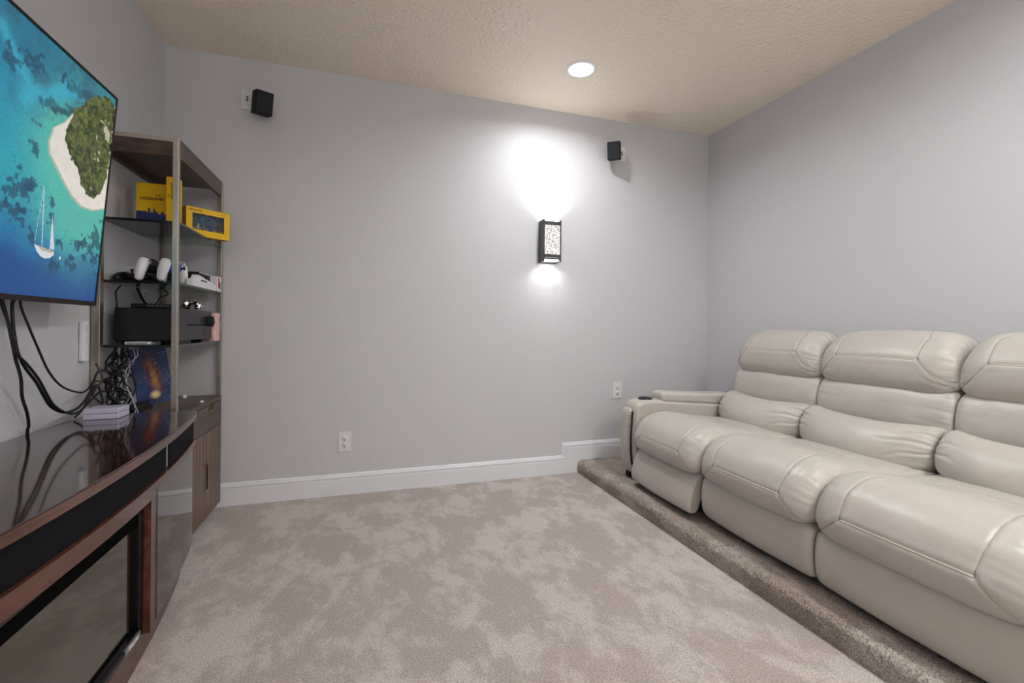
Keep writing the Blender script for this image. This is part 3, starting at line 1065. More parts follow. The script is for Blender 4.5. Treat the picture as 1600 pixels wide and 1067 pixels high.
# game controllers ------------------------------------------------
def controller(name, label, loc, rz, m_body, m_face, tilt=0.0, grip=1.0):
    t = thing(name, label, 'game controller', None, loc, rz)
    R = Matrix.Rotation(tilt, 4, 'X')

    def ell(bm, c, r, M=R):
        q = Matrix.Translation(c) @ Matrix.Diagonal((r[0], r[1], r[2], 1))
        bmesh.ops.create_uvsphere(bm, u_segments=20, v_segments=12, radius=1, matrix=M @ q)
    bm = bmesh.new()
    ell(bm, (0, 0, 0), (0.052, 0.030, 0.020))
    body = bm_obj('centre_shell', bm, m_face, t, True)
    for s in (-1, 1):
        bm = bmesh.new()
        pts = [(s * 0.038, 0.020, 0.002), (s * 0.052, 0.002, 0.002), (s * 0.064, -0.030, -0.004), (s * 0.068, -0.055, -0.010), (s * 0.067, -0.068, -0.013)]
        q = catmull(pts, 5)
        rs = np.interp(np.linspace(0, 1, len(q)), [0, 0.1, 0.4, 0.85, 1], [0.008, 0.020, 0.020, 0.014, 0.004])
        b_tube(bm, [R @ Vector(p) for p in q], list(rs), 16)
        bm_obj('grip', bm, m_body, t, True)
        bm = bmesh.new()
        b_lathe(bm, [(0, 0.034), (0.007, 0.034), (0.008, 0.031), (0.004, 0.029), (0.004, 0.018)], 16, R @ Matrix.Translation((s * 0.022, -0.010, 0)))
        bm_obj('thumbstick', bm, M_blackpl, t, True)
        bm = bmesh.new()
        for k in range(4):
            a = k * PI / 2
            b_lathe(bm, [(0, 0.0245), (0.0035, 0.024), (0.0035, 0.012)], 10, R @ Matrix.Translation((s * 0.040 + 0.008 * math.cos(a), 0.010 + 0.008 * math.sin(a), 0)))
        bm_obj('buttons', bm, M_greym, t, True)
    return t


controller('game_controller', 'charcoal game controller lying at the wall end of the middle glass shelf', (-0.925, 2.38, Z2 + 0.026), math.radians(20), M_blackpl, M_blackpl)
# the two white pads stand upright in chargers
controller('game_controller', 'white game controller propped upright on the middle glass shelf', (-0.862, 2.335, Z2 + 0.076), math.radians(75), M_white, M_blackpl, math.radians(82))
controller('game_controller', 'white and blue game controller propped upright nearest the front post', (-0.785, 2.335, Z2 + 0.076), math.radians(75), M_white, M_blue, math.radians(82))
t = thing('charging_dock', 'black block-shaped charging dock behind the controllers on the middle glass shelf', 'charging dock', None, (-0.895, 2.48, Z2))
box('dock_base', (-0.055, 0.055, -0.03, 0.05, 0, 0.062), M_blackmt, t, 0.004)
box('dock_lid', (-0.06, 0.05, -0.035, 0.045, 0.0625, 0.072), M_blackpl, t, 0.003)
box('dock_slot', (-0.03, 0.03, -0.0355, -0.0302, 0.02, 0.04), M_blackgl, t, 0.001)

# black boxes and white wedge to the right of the post
t = thing('storage_case', 'flat black storage case with a pale rim on the middle glass shelf', 'case', None, (-0.83, 2.655, Z2))
box('case_body', (-0.09, 0.075, -0.10, 0.12, 0, 0.072), M_blackpl, t, 0.003)
box('case_lid', (-0.092, 0.077, -0.102, 0.122, 0.0725, 0.080), M_blackpl, t, 0.002)
box('rim', (0.0772, 0.0785, -0.10, 0.12, 0.0765, 0.0795), M_white, t, 0)
box('latch', (0.0755, 0.080, -0.005, 0.015, 0.045, 0.066), M_slot, t, 0.001)
t = thing('console_stand', 'white wedge-shaped game console stand lying at the room edge of the middle glass shelf', 'stand', None, (-0.736, 2.50, Z2))
bm = bmesh.new()
b_prism(bm, [(-0.12, 0.0), (0.22, 0.0), (0.225, 0.036), (0.215, 0.030), (0.0, 0.052), (-0.05, 0.056), (-0.07, 0.038), (-0.12, 0.03)], -0.014, 0.011, 'X', 0.001)
bm_obj('shell', bm, M_white, t)
box('slot', (0.0112, 0.0122, -0.01, 0.07, 0.030, 0.036), M_slot, t, 0)
box('lip', (0.005, 0.016, 0.205, 0.222, 0.0362, 0.044), M_white, t, 0.002)
t = thing('small_carton', 'small white and pink printed carton at the back corner of the middle glass shelf', 'box', None, (-0.752, 2.762, Z2))
box('carton', (-0.030, 0.030, -0.03, 0.028, 0, 0.078), M_white, t, 0.002)
box('red_print_panel', (0.0302, 0.0306, -0.022, 0.0, 0.02, 0.07), M_red, t, 0)
box('black_print_panel', (0.0302, 0.0306, 0.003, 0.018, 0.014, 0.05), M_slot, t, 0)

# AV receiver
t = thing('av_receiver', 'large black audio receiver on the lower glass shelf', 'receiver', None, (-0.853, 2.46, Z1))
M_rec = mat('receiver_sheet_metal', srgb(20, 20, 22), 0.5, 0.2)
box('chassis', (-0.105, 0.108, -0.205, 0.205, 0.014, 0.150), M_rec, t, 0.003)
fp = box('front_panel', (0.1085, 0.116, -0.206, 0.24, 0.014, 0.151), mat('receiver_face', srgb(46, 46, 50), 0.35, 0.3), t, 0.002)
lathe('volume_knob', [(0, 0.024), (0.022, 0.024), (0.025, 0.021), (0.026, 0.0)], M_blackmt, fp, 32,
      Matrix.Translation((0.1165, 0.175, 0.100)) @ Matrix.Rotation(PI / 2, 4, 'Y'))
box('display_window', (0.1162, 0.1168, -0.10, 0.14, 0.078, 0.086), M_slot, fp, 0)
for k in range(4):
    box('button', (0.1162, 0.1185, 0.11, 0.125, 0.028 + k * 0.010, 0.034 + k * 0.010), M_rec, fp, 0.0005)
for x in (-0.075, 0.075):
    for y in (-0.15, 0.15):
        lathe('foot', [(0, 0.0), (0.022, 0.0), (0.024, 0.0135), (0, 0.0135)], M_blackmt, t, 20, Matrix.Translation((x, y, 0.0)))
lathe('cable_socket', [(0, 0.006), (0.006, 0.006), (0.008, 0.0)], M_slot, t, 14, Matrix.Translation((-0.07, -0.2055, 0.05)) @ Matrix.Rotation(PI / 2, 4, 'X'))
t = thing('wifi_router', 'flat black router lying on top of the audio receiver', 'router', None, (-0.853, 2.36, Z1 + 0.1513))
box('shell', (-0.07, 0.075, -0.06, 0.06, 0, 0.018), M_blackpl, t, 0.005)
bm = bmesh.new()
for k in range(9):
    b_box(bm, -0.01 + k * 0.009, -0.006 + k * 0.009, -0.0612, -0.0605, 0.006, 0.013)
bm_obj('vent_slots', bm, M_greym, t)
# silver trinket: small polished engine-like cluster of tubes
t = thing('metal_ornament', 'small crumpled polished silver ornament on top of the audio receiver', 'ornament', None, (-0.795, 2.60, Z1 + 0.1515))
bm = bmesh.new()
random.seed(8)
for k in range(11):
    a = k * 0.9
    c = Vector((0.022 * math.cos(a), 0.03 * math.sin(a * 1.3), 0.018 + 0.020 * ((k % 3) / 2)))
    d = Vector((random.uniform(-1, 1), random.uniform(-1, 1), random.uniform(-0.4, 0.8))).normalized() * 0.016
    b_tube(bm, [c - d, c + d], 0.009 - 0.002 * (k % 2), 12)
bm_obj('tube_cluster', bm, M_silver, t, False)
for (x, y, z) in ((0.02, 0.02, 0.026), (0.02, -0.016, 0.03)):
    f_ = lathe('open_ring', [(0.008, 0.0), (0.013, 0.0), (0.013, 0.014), (0.008, 0.014), (0.008, 0.0)], M_chrome, t, 20,
               Matrix.Translation((x, y, z)) @ Matrix.Rotation(PI / 2, 4, 'Y'))
t = thing('marbled_box', 'pink marbled box at the back end of the lower glass shelf', 'box', None, (-0.775, 2.748, Z1))
box('carton', (-0.05, 0.050, -0.046, 0.044, 0, 0.143), M_pink, t, 0.002)
box('lid_line', (-0.0505, 0.0505, -0.0465, 0.0445, 0.138, 0.1435), M_pink, t, 0.001)
t = thing('media_player', 'thin white media player under the feet of the audio receiver', 'media player', None, (-0.872, 2.30, Z1 + 0.0))
box('shell', (-0.045, 0.04, -0.06, 0.05, 0.0, 0.011), M_white, t, 0.002)
box('face', (-0.038, 0.033, -0.0605, -0.0601, 0.003, 0.008), M_greym, t, 0)

# ---------------------------------------------- things on the cabinet top
# leaning picture
pt = thing('canvas_picture', 'dark blue canvas picture with an orange glow leaning on the cabinet top', 'picture')
p0 = Vector((-0.945, 2.445, CT + 0.004))
ex_ = Vector((0.095, 0.075, 0.020)).normalized()
eu = Vector((-0.034, -0.045, 0.25)).normalized()
eu = (eu - ex_ * eu.dot(ex_)).normalized()
en = ex_.cross(eu).normalized()
PMt = Matrix((ex_, eu, en)).transposed().to_4x4()
PMt.translation = p0
pw_, ph_ = 0.135, 0.262
box('canvas_frame', (0, pw_, 0, ph_, -0.012, -0.0005), M_navy, pt, 0.001, 2, PMt)
nx, ny2 = 90, 150
gx, gy = np.meshgrid(np.linspace(0, 1, nx), np.linspace(0, 1, ny2), indexing='ij')
c = np.zeros(gx.shape + (3,)) + sr(36, 58, 104)
nf = fbm(gx * 5, gy * 8, 4, 4)[..., None]
c = c * (0.35 + 1.3 * nf)
cx_ = 0.5 + 0.06 * np.sin(gy * 5)
dd = np.hypot((gx - cx_) / 0.22, (gy - 0.5) / 0.40) + (fbm(gx * 14, gy * 18, 9, 3) - 0.5) * 0.9
k = np.clip(1.25 - dd, 0, 1)[..., None]
c = c * (1 - k) + sr(112, 44, 34) * k
k = np.clip(1.3 - np.hypot((gx - cx_) / 0.10, (gy - 0.42) / 0.30) - (fbm(gx * 20, gy * 20, 19, 2) - 0.5), 0, 1)[..., None]
c = c * (1 - k * 0.7) + sr(176, 128, 78) * k * 0.7
k = np.clip(1.4 - np.hypot((gx - 0.5) / 0.13, (gy - 0.16) / 0.06), 0, 1)[..., None]
c = c * (1 - k) + sr(236, 216, 160) * k
k = (vnoise(gx * 60, gy * 90, 66) > 0.93)[..., None]
c = np.where(k, sr(196, 190, 200), c)
P = np.stack([gx * pw_, gy * ph_, np.full(gx.shape, 0.0005)], -1).reshape(-1, 3)
P = P @ np.array(PMt.to_3x3()).T + np.array(p0)
link('painted_face', grid_mesh('painted_face', P, nx, ny2, False, cols=c.reshape(-1, 3)), mat('painted_canvas', (1, 1, 1, 1), 0.5, attr='base'), pt)

t = thing('sound_bar', 'long black sound bar lying on the cabinet top in front of the picture', 'sound bar', None, (-0.925, 2.385, CT + 0.0005), math.radians(7))
box('shell', (-0.022, 0.022, -0.14, 0.14, 0.0, 0.030), M_blackmt, t, 0.005, 3)
box('end_cap', (-0.020, 0.020, -0.1425, -0.1405, 0.002, 0.028), M_blackgl, t, 0.002)
o = lathe('white_pebble_cap', [(0, 0.009), (0.006, 0.008), (0.008, 0.003), (0.007, 0.0), (0, 0)], M_white, None, 20)
o.location = (-0.738, 2.56, CT + 0.0003)
tag(o, 'tiny white round cap near the drawer notch on the cabinet top', 'cap')
o = lathe('white_bead', [(0, 0.018), (0.008, 0.016), (0.011, 0.008), (0.008, 0.0), (0, 0)], M_white, None, 20)
o.location = (-0.86, 2.72, CT + 0.0003)
tag(o, 'small white bead behind the leaning picture on the cabinet top', 'bead')

# pale stacked plastic box on the console
t = thing('plastic_case', 'pale lavender-grey plastic case in two layers on the console end', 'case', None, (-0.892, 2.055, ZT), math.radians(2))
box('lower_shell', (-0.052, 0.052, -0.045, 0.045, 0, 0.0195), M_lav, t, 0.003)
box('upper_shell', (-0.052, 0.052, -0.045, 0.045, 0.0202, 0.038), M_lav, t, 0.003)

# power strip on wall
t = thing('power_strip', 'white power strip fixed upright to the left wall behind the shelves', 'power strip', None, (XL, 2.115, 0.84))
box('body', (0.001, 0.018, -0.016, 0.016, 0, 0.15), M_white, t, 0.004)
for k in range(3):
    box('socket', (0.018, 0.0195, -0.011, 0.011, 0.018 + k * 0.045, 0.046 + k * 0.045), M_whitew, t, 0.001)


# ---------------------------------------------- cables
def cable(label, pts, r=0.004, m=M_blackpl, group=None, name='cable'):
    o = tube(name, pts, r, m, None, 8, 7)
    return tag(o, label, 'cable', group)


cable('thick black cable dropping from the television behind the console', [(-0.93, 1.60, 1.08), (-0.955, 1.648, 1.041), (-0.955, 1.668, 0.988), (-0.955, 1.684, 0.934), (-0.955, 1.7, 0.878),
      (-0.956, 1.724, 0.82), (-0.96, 1.738, 0.761), (-0.967, 1.772, 0.708), (-0.978, 1.80, 0.665), (-0.9895, 1.815, 0.63), (-0.992, 1.82, 0.45)], 0.0042)
cable('black cable sagging lowest from the television to the etagere', [(-0.93, 1.675, 1.08), (-0.95, 1.679, 1.039), (-0.95, 1.679, 0.988), (-0.948, 1.685, 0.934), (-0.948, 1.698, 0.893), (-0.948, 1.728, 0.848),
      (-0.948, 1.775, 0.801), (-0.948, 1.811, 0.754), (-0.948, 1.845, 0.715), (-0.948, 1.901, 0.687), (-0.95, 1.961, 0.68), (-0.955, 2.028, 0.691), (-0.962, 2.10, 0.73), (-0.965, 2.17, 0.80), (-0.94, 2.29, 0.76)], 0.0042)
cable('thick black cable at the frame edge joining the others below the television', [(-0.92, 1.60, 1.08), (-0.94, 1.618, 1.04), (-0.94, 1.645, 0.979), (-0.94, 1.665, 0.934), (-0.944, 1.684, 0.895), (-0.938, 1.722, 0.855), (-0.938, 1.77, 0.808),
      (-0.938, 1.806, 0.76), (-0.938, 1.84, 0.72), (-0.938, 1.895, 0.688), (-0.938, 1.96, 0.672), (-0.945, 2.03, 0.684), (-0.95, 2.08, 0.70), (-0.958, 2.18, 0.72), (-0.93, 2.30, 0.70)], 0.0038)
cable('thin black cable sagging highest from the television to the etagere', [(-0.93, 1.69, 1.08), (-0.95, 1.709, 1.037), (-0.95, 1.745, 0.97), (-0.95, 1.788, 0.901), (-0.95, 1.834, 0.832), (-0.95, 1.89, 0.781), (-0.95, 1.952, 0.752),
      (-0.955, 2.036, 0.734), (-0.965, 2.10, 0.745), (-0.972, 2.16, 0.76), (-0.955, 2.30, 0.74)], 0.0034)
# loops beside the left post
cable('knotted black cable hanging beside the left front post', [(-0.965, 2.14, 0.83), (-0.94, 2.13, 0.77), (-0.955, 2.10, 0.72), (-0.935, 2.12, 0.68), (-0.95, 2.15, 0.70), (-0.955, 2.125, 0.75), (-0.965, 2.09, 0.70), (-0.968, 2.06, 0.667), (-0.975, 2.03, 0.646)], 0.0035)
cable('black cable running up the wall from the receiver shelf', [(-0.965, 2.30, 0.905), (-0.968, 2.29, 1.0), (-0.960, 2.28, 1.06), (-0.966, 2.285, 1.11), (-0.955, 2.30, 1.139)], 0.0035)
cable('thick black cable hanging behind the receiver', [(-0.945, 2.62, 1.053), (-0.97, 2.56, 1.08), (-0.972, 2.50, 1.13), (-0.974, 2.49, 1.142)], 0.0055)
cable('thin black cable kinked above the router', [(-0.86, 2.37, 1.069), (-0.87, 2.42, 1.08), (-0.872, 2.45, 1.10), (-0.845, 2.46, 1.118), (-0.865, 2.47, 1.138), (-0.885, 2.49, 1.1445)], 0.0022)
# heap of leads on the cabinet top: loose loops behind the post
random.seed(21)
for k in range(13):
    y0 = random.uniform(2.25, 2.35)
    x0 = random.uniform(-0.975, -0.94)
    pts = [(x0, y0, 0.884)]
    z = 0.86
    n_ = random.randint(5, 8)
    for j in range(n_):
        z = 0.86 - (0.86 - 0.618) * (j + 1) / n_
        pts.append((random.uniform(-0.985, -0.928), min(max(y0 + random.uniform(-0.05, 0.05), 2.235), 2.37), z + random.uniform(-0.006, 0.02)))
    pts.append((random.uniform(-0.97, -0.90), random.uniform(2.25, 2.34), 0.614))
    cable('tangled black lead hanging under the receiver shelf behind the left post', pts, random.choice([0.0024, 0.003, 0.0038]), M_blackpl, 'tangled black leads under the receiver')
for k in range(2):
    pts = [(-0.90 + 0.006 * k, 2.27 + 0.02 * k, 0.884), (-0.885 + 0.008 * k, 2.25, 0.85), (-0.90 - 0.01 * k, 2.27, 0.82), (-0.93 + 0.008 * k, 2.29 + 0.01 * k, 0.79), (-0.935, 2.30, 0.74 - 0.01 * k), (-0.90, 2.28, 0.66), (-0.885 + 0.01 * k, 2.26, 0.614)]
    cable('thin white lead among the black ones under the receiver', pts, 0.0016, M_lav, 'thin white leads under the receiver')


# ================================================================== SOFA
def cushion(name, prof, y0, y1, parent, m=M_leather, ri=0.04, ra=0.06, puff=0.0, bow=0.0, zsag=0.0, seams=(), wr=0.0018, seed=0, nt=190, nw=150,
            crease=None, wrlen=0.10, loc_und=0.0012, skew=None):
    """closed (x, z) section swept along y with rounded, gathered ends; seams are polylines in (y_frac, t_frac)"""
    c0 = catmull(prof, 24, True)
    seg = np.r_[0, np.cumsum(np.linalg.norm(np.diff(np.vstack([c0, c0[:1]]), axis=0), axis=1))]
    Ltot = seg[-1]
    tq = np.linspace(0, Ltot, nt, endpoint=False)
    cc = np.vstack([c0, c0[:1]])
    px = np.interp(tq, seg, cc[:, 0])
    pz = np.interp(tq, seg, cc[:, 1])
    tx = np.roll(px, -1) - np.roll(px, 1)
    tz = np.roll(pz, -1) - np.roll(pz, 1)
    ln = np.hypot(tx, tz) + 1e-9
    nx_, nz_ = tz / ln, -tx / ln
    area = np.sum(px * np.roll(pz, -1) - np.roll(px, -1) * pz)
    if area < 0:
        nx_, nz_ = -nx_, -nz_
    # smooth normals
    for _ in range(4):
        nx_ = (np.roll(nx_, 1) + nx_ * 2 + np.roll(nx_, -1)) / 4
        nz_ = (np.roll(nz_, 1) + nz_ * 2 + np.roll(nz_, -1)) / 4
    W_ = y1 - y0
    th = np.linspace(0, PI / 2, 16)
    e0 = ra * (1 - np.cos(th))
    ins0 = ri * (1 - np.sin(th))
    mid = np.linspace(ra, W_ - ra, nw - 32 + 2)[1:-1]
    yy = np.r_[e0, mid, W_ - e0[::-1]]
    ins = np.r_[ins0, np.zeros(len(mid)), ins0[::-1]]
    n2 = len(yy)
    u = yy / W_
    uu = 2 * u - 1
    TT, UU = np.meshgrid(tq, yy, indexing='ij')
    Tf = TT / Ltot
    off = -ins[None, :] + puff * (1 - uu[None, :] ** 2) + 0 * TT
    # gathers at the ends
    dend = np.minimum(UU, W_ - UU)
    lin = 1 - np.abs(2 * vnoise(TT * 38 + 3 + UU * 4, UU * 3.0 + seed, seed + 2) - 1)
    lin2 = 1 - np.abs(2 * vnoise(TT * 75 + 9 + UU * 9, UU * 5.0, seed + 12) - 1)
    off -= wr * (np.clip(lin - 0.55, 0, 1) * 2.2 + 0.5 * lin2) * np.exp(-np.abs(dend - 0.02) / wrlen)
    off += loc_und * 2 * (fbm(TT * 9, UU * 9, seed + 40, 3) - 0.5)
    off += 0.0005 * (fbm(TT * 60, UU * 60, seed + 50, 2) - 0.5)
    lines = []
    for s in seams:
        pts = [(a * W_, b * Ltot) for a, b in s]
        for a, b in zip(pts[:-1], pts[1:]):
            d = segd(UU, TT, a, b)
            off -= 0.0022 * np.exp(-(d / 0.0038) ** 2)
            off += 0.0008 * np.exp(-((d - 0.014) / 0.010) ** 2)
        lines.append(pts)
    if crease:
        for (a, b, dep, wd) in crease:
            A_ = np.array([a[0] * W_, a[1] * Ltot])
            B_ = np.array([b[0] * W_, b[1] * Ltot])
            D_ = B_ - A_
            tp = np.clip(((UU - A_[0]) * D_[0] + (TT - A_[1]) * D_[1]) / (D_ @ D_), 0, 1)
            wob = 0.005 * np.sin(tp * 6 + dep * 900)
            d = segd(UU, TT + wob, A_, B_)
            off -= dep * (1 - tp) ** 0.8 * (np.exp(-(d / wd) ** 2) - 0.45 * np.exp(-((d - 2.1 * wd) / wd) ** 2))
    X = px[:, None] + nx_[:, None] * off - bow * (1 - uu[None, :] ** 2)
    Z = pz[:, None] + nz_[:, None] * off - zsag * (1 - uu[None, :] ** 2)
    Yv = y0 + UU
    if skew is not None:
        X, Yv, Z = skew(X, Yv, Z, u[None, :], Tf)
    V = np.stack([X, Yv, Z], -1)
    N_ = nt
    cap0 = [i * n2 for i in range(N_)]
    cap1 = [i * n2 + n2 - 1 for i in range(N_)][::-1]
    me = grid_mesh(name, V.reshape(-1, 3), N_, n2, True, close_u=True, extra_faces=[cap0, cap1])
    bmx = bmesh.new()
    bmx.from_mesh(me)
    bmesh.ops.recalc_face_normals(bmx, faces=bmx.faces[:])
    bmx.to_mesh(me)
    bmx.free()
    o = link(name, me, m, parent)

    def at(a, b):       # (y, t) -> point on the surface
        j = np.interp(a, yy, np.arange(n2))
        i = (b / Ltot * N_) % N_
        i0, j0 = int(i) % N_, min(int(j), n2 - 2)
        fi, fj = i - int(i), j - j0
        i1 = (i0 + 1) % N_
        return (V[i0, j0] * (1 - fi) + V[i1, j0] * fi) * (1 - fj) + (V[i0, j0 + 1] * (1 - fi) + V[i1, j0 + 1] * fi) * fj
    for q, pts in enumerate(lines):
        P = []
        for a, b in zip(pts[:-1], pts[1:]):
            k = max(2, int(math.hypot(a[0] - b[0], a[1] - b[1]) / 0.008))
            for j in range(k):
                f_ = j / k
                P.append(at(a[0] + (b[0] - a[0]) * f_, a[1] + (b[1] - a[1]) * f_))
        P.append(at(*pts[-1]))
        bm = bmesh.new()
        welt = q == 0
        b_tube(bm, P, 0.0022 if welt else 0.0012, 6)
        bm_obj('piping' if welt else 'stitching', bm, M_welt if welt else M_stitch, o, True)
    return o


SOFA_A = math.radians(-2.2)     # the sofa stands a touch askew on the platform
sofa = thing('reclining_sofa', 'cream leather three-seat reclining sofa on the raised carpeted platform', 'sofa')

SEAT = [(2.13, 0.43), (2.0, 0.455), (1.86, 0.468), (1.74, 0.488), (1.655, 0.500), (1.575, 0.488), (1.515, 0.450), (1.482, 0.395), (1.474, 0.345),
        (1.490, 0.305), (1.53, 0.290), (1.62, 0.285), (1.80, 0.29), (2.0, 0.30), (2.11, 0.34)]
SEAT1 = [(x - (0.012 if x < 1.7 else 0), z) for x, z in SEAT]
PAN = [(1.515, 0.296), (1.500, 0.27), (1.493, 0.22), (1.497, 0.16), (1.512, 0.122), (1.54, 0.115), (1.56, 0.14), (1.56, 0.22), (1.55, 0.296)]
HEAD = [(2.375, 0.965), (2.315, 0.972), (2.255, 0.948), (2.205, 0.895), (2.185, 0.835), (2.188, 0.775), (2.215, 0.735), (2.27, 0.735), (2.33, 0.76), (2.40, 0.82), (2.415, 0.91)]
MID = [(2.30, 0.755), (2.235, 0.752), (2.195, 0.715), (2.178, 0.66), (2.175, 0.60), (2.19, 0.555), (2.25, 0.54), (2.31, 0.60), (2.33, 0.70)]
LUM = [(2.19, 0.600), (2.15, 0.612), (2.105, 0.590), (2.072, 0.545), (2.062, 0.50), (2.072, 0.458), (2.11, 0.440), (2.17, 0.455), (2.22, 0.52)]

seats = [(1.762, 2.325), (1.182, 1.758), (0.602, 1.178)]
# t fractions of profile knots (front seam, crest, back)
def tfrac(prof, k):
    P = np.array(prof + [prof[0]])
    L = np.r_[0, np.cumsum(np.linalg.norm(np.diff(P, axis=0), axis=1))]
    return L[int(k)] / L[-1] + (L[int(k) + 1] - L[int(k)]) * (k - int(k)) / L[-1]


for i, (a, b) in enumerate(seats):
    f_s = tfrac(SEAT, 7.3)
    f_l = tfrac(SEAT, 8.7)
    f_b = tfrac(SEAT, 2.0)
    yn, yf = 0.20, 0.80
    seam_front = [(yf, f_s), (yn, f_s)]
    seams = [seam_front,
             [(yf, f_s), (0.93, f_l)], [(yn, f_s), (0.07, f_l)],
             [(yf, f_s), (0.81, tfrac(SEAT, 6)), (0.80, tfrac(SEAT, 4.5)), (0.76, tfrac(SEAT, 3)), (0.70, f_b)],
             [(yn, f_s), (0.19, tfrac(SEAT, 6)), (0.20, tfrac(SEAT, 4.5)), (0.24, tfrac(SEAT, 3)), (0.30, f_b)],
             [(0.70, f_b), (0.30, f_b)]]
    cushion('seat_cushion', SEAT1 if i == 0 else SEAT, a, b, sofa, ri=0.050, ra=0.075, puff=0.010, seams=seams, seed=10 + i, nt=230, nw=170, wr=0.0022, wrlen=0.07, loc_und=0.003)
    # headrest
    h_s = tfrac(HEAD, 3.55)
    h_l = tfrac(HEAD, 5.6)
    hs = [[(0.83, h_s), (0.21, h_s)],
          [(0.83, h_s), (0.985, h_l)], [(0.21, h_s), (0.03, h_l)],
          [(0.83, h_s), (0.85, tfrac(HEAD, 2)), (0.80, tfrac(HEAD, 0.8))],
          [(0.21, h_s), (0.19, tfrac(HEAD, 2)), (0.24, tfrac(HEAD, 0.8))]]
    cr = [((0.0, tfrac(HEAD, 1.2)), (0.12, tfrac(HEAD, 1.7)), 0.006, 0.006), ((0.0, tfrac(HEAD, 1.8)), (0.14, tfrac(HEAD, 2.3)), 0.006, 0.006),
          ((0.02, tfrac(HEAD, 5)), (0.14, tfrac(HEAD, 4.4)), 0.004, 0.006), ((0.02, tfrac(HEAD, 5.3)), (0.2, tfrac(HEAD, 4.7)), 0.003, 0.005),
          ((0.98, tfrac(HEAD, 5)), (0.86, tfrac(HEAD, 4.5)), 0.004, 0.006)]
    def taper(X, Y, Z, u, t, yc=(a + b) / 2):
        f_ = np.clip((Z - 0.76) / 0.21, 0, 1) ** 1.3
        return X, yc + (Y - yc) * (1.0 - 0.10 * f_), Z
    cushion('headrest', HEAD, a - 0.006, b + 0.006, sofa, skew=taper, ri=0.048, ra=0.080, puff=0.012, seams=hs, seed=20 + i, nt=200, nw=160, wr=0.0028, wrlen=0.045, crease=cr, loc_und=0.003)
    cushion('back_cushion', MID, a, b, sofa, ri=0.020, ra=0.035, puff=0.010, seed=30 + i, nt=120, nw=140, wr=0.0028, wrlen=0.06, loc_und=0.004)
    cr = [((0.0, tfrac(LUM, 2.2)), (0.22, tfrac(LUM, 2.0)), 0.007, 0.006), ((0.0, tfrac(LUM, 2.9)), (0.30, tfrac(LUM, 2.6)), 0.006, 0.006),
          ((0.0, tfrac(LUM, 3.6)), (0.24, tfrac(LUM, 3.9)), 0.005, 0.006),
          ((1.0, tfrac(LUM, 2.6)), (0.86, tfrac(LUM, 2.3)), 0.005, 0.006), ((1.0, tfrac(LUM, 3.3)), (0.84, tfrac(LUM, 3.4)), 0.004, 0.006)]
    cushion('lumbar_cushion', LUM, a + 0.004, b - 0.004, sofa, ri=0.022, ra=0.035, puff=0.014, bow=0.055, zsag=0.030, seed=44 + i, nt=130, nw=150, wr=0.0030, wrlen=0.055, crease=cr, loc_und=0.004)
    if i == 0:
        def kick(X, Y, Z, u, t):
            f_ = np.clip((0.30 - Z) / 0.18, 0, 1)
            return X - 0.055 * f_, Y, Z + 0.0 * X
        cushion('footrest', PAN, a + 0.014, b - 0.022, sofa, ri=0.010, ra=0.018, puff=0.008, seed=60, nt=90, nw=110, wr=0.001, skew=kick)
    else:
        cushion('footrest', PAN, a + 0.002, b - 0.002, sofa, ri=0.018, ra=0.03, puff=0.006, seed=60 + i, nt=90, nw=110, wr=0.001, wrlen=0.03)
    # hidden deck that the cushions rest on
    box('seat_deck', (1.86, 2.2, a + 0.001, b - 0.001, 0.302, 0.448), M_leather, sofa, 0.03, 4, None, True)
    box('seat_frame', (1.575, 2.16, a + 0.012, b - 0.012, 0.125, 0.30), M_blackmt, sofa, 0.004)
    box('back_frame', (2.31, 2.40, a + 0.012, b - 0.012, 0.16, 0.84), M_leather, sofa, 0.02, 3)


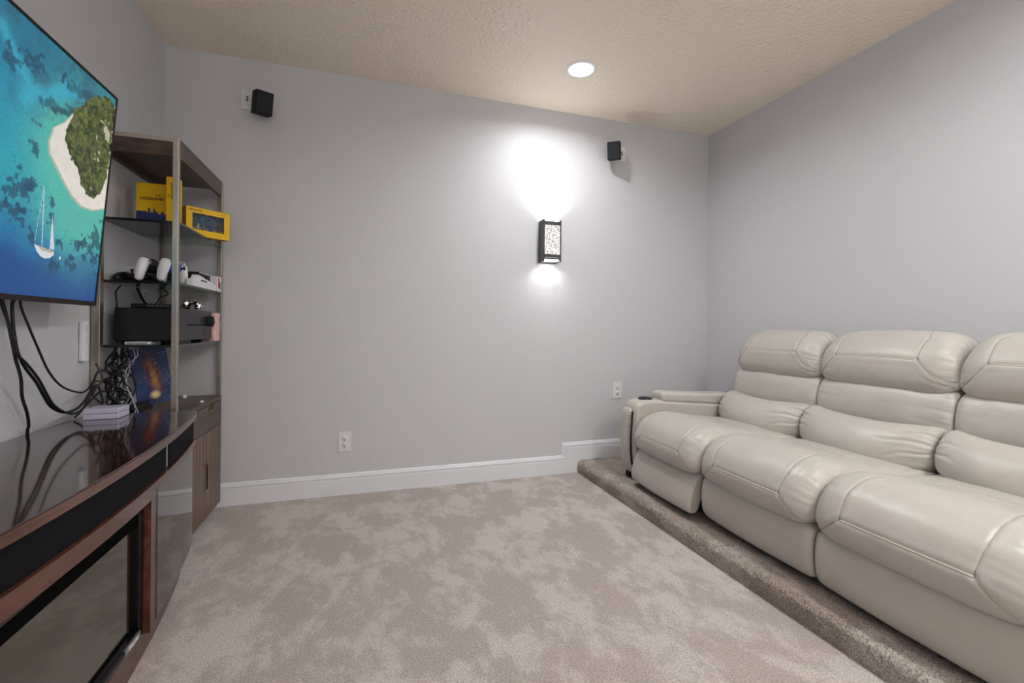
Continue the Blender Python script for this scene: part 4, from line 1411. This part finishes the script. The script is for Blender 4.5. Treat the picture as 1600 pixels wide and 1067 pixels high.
# arms: outer body, curved front panel, top pad, cup holder
def arm(ya, yb, near=False):
    yi = ya if not near else yb      # inner side
    ARM = [(2.30, 0.50), (2.0, 0.525), (1.75, 0.545), (1.62, 0.555), (1.545, 0.545), (1.512, 0.515), (1.502, 0.44), (1.497, 0.32), (1.505, 0.2), (1.53, 0.125), (1.60, 0.115),
           (1.9, 0.115), (2.3, 0.12), (2.36, 0.2), (2.36, 0.42)]
    cushion('arm_body', ARM, ya, yb, sofa, ri=0.018, ra=0.028, puff=0.003, seed=80, nt=200, nw=60, wr=0.0008)
    FP = [(1.500, 0.495), (1.487, 0.46), (1.480, 0.38), (1.478, 0.28), (1.486, 0.19), (1.505, 0.135), (1.53, 0.118), (1.545, 0.16), (1.54, 0.3), (1.535, 0.46), (1.52, 0.50)]
    w = (yb - ya)
    if near:
        cushion('arm_front_panel', FP, ya + 0.0, yb - 0.045, sofa, ri=0.012, ra=0.022, puff=0.006, seed=82, nt=110, nw=50, wr=0.0005)
    else:
        cushion('arm_front_panel', FP, ya + 0.045, yb, sofa, ri=0.012, ra=0.022, puff=0.006, seed=82, nt=110, nw=50, wr=0.0005)
    # nail-head trim beside the front panel
    yn_ = (ya + 0.034) if not near else (yb - 0.036)
    P = catmull([(p[0] - 0.012, p[1]) for p in [(1.503, 0.49), (1.499, 0.44), (1.494, 0.36), (1.492, 0.28), (1.499, 0.2), (1.515, 0.145)]], 10)
    bm = bmesh.new()
    L = np.r_[0, np.cumsum(np.linalg.norm(np.diff(P, axis=0), axis=1))]
    for s in np.arange(0.004, L[-1], 0.014):
        x = np.interp(s, L, P[:, 0])
        z = np.interp(s, L, P[:, 1])
        b_lathe(bm, [(0, 0.0035), (0.003, 0.0025), (0.005, -0.003)], 8, Matrix.Translation((x, yn_, z)) @ Matrix.Rotation(-PI / 2, 4, 'Y'))
    nh = bm_obj('nailhead_trim', bm, M_silver, sofa, True)
    tube('trim_tape', [(p[0] + 0.007, yn_, p[1]) for p in P[::5]], 0.0065, M_slot, nh, 8, 0)
    # padded top
    PAD = [(2.22, 0.555), (2.18, 0.578), (2.0, 0.584), (1.80, 0.594), (1.715, 0.600), (1.692, 0.588), (1.690, 0.562), (1.712, 0.544), (1.9, 0.530), (2.15, 0.508), (2.21, 0.52)]
    cushion('arm_pad', PAD, ya + 0.008, yb - 0.004, sofa, ri=0.018, ra=0.028, puff=0.003, seed=84, nt=140, nw=60, wr=0.001)
    lathe('cup_holder', [(0.0, 0.004), (0.030, 0.0045), (0.033, 0.008), (0.040, 0.009), (0.043, 0.005), (0.043, -0.004)], M_blackgl, sofa, 40,
          Matrix.Translation((1.610, (ya + yb) / 2, 0.5555)))
    for x in (1.53, 2.28):
        box('foot', (x - 0.02, x + 0.03, (ya + yb) / 2 + 0.0, (ya + yb) / 2 + 0.05, PZ, 0.13), M_blackmt, sofa, 0.003)


arm(2.332, 2.480)
arm(0.447, 0.595, True)
box('base_rail', (1.60, 2.30, 0.62, 2.31, PZ + 0.004, 0.124), M_blackmt, sofa, 0.002)
tube('mechanism_bar', [(1.56, 1.70, 0.098), (1.56, 1.78, 0.098)], 0.006, M_steel, sofa, 8, 0)

# turn the whole sofa about its front middle seam
piv = Vector((1.515, 1.76, 0))
Rz = Matrix.Translation(piv) @ Matrix.Rotation(SOFA_A, 4, 'Z') @ Matrix.Translation(-piv)
sofa.matrix_world = Rz

# small white scrap on the carpet
o = box('paper_scrap', (0.93, 0.936, 2.35, 2.356, 0.0005, 0.003), M_white, None, 0.0005)
o.location = (0.32, -0.02, 0)
tag(o, 'tiny white scrap of paper on the carpet near the platform corner', 'scrap')
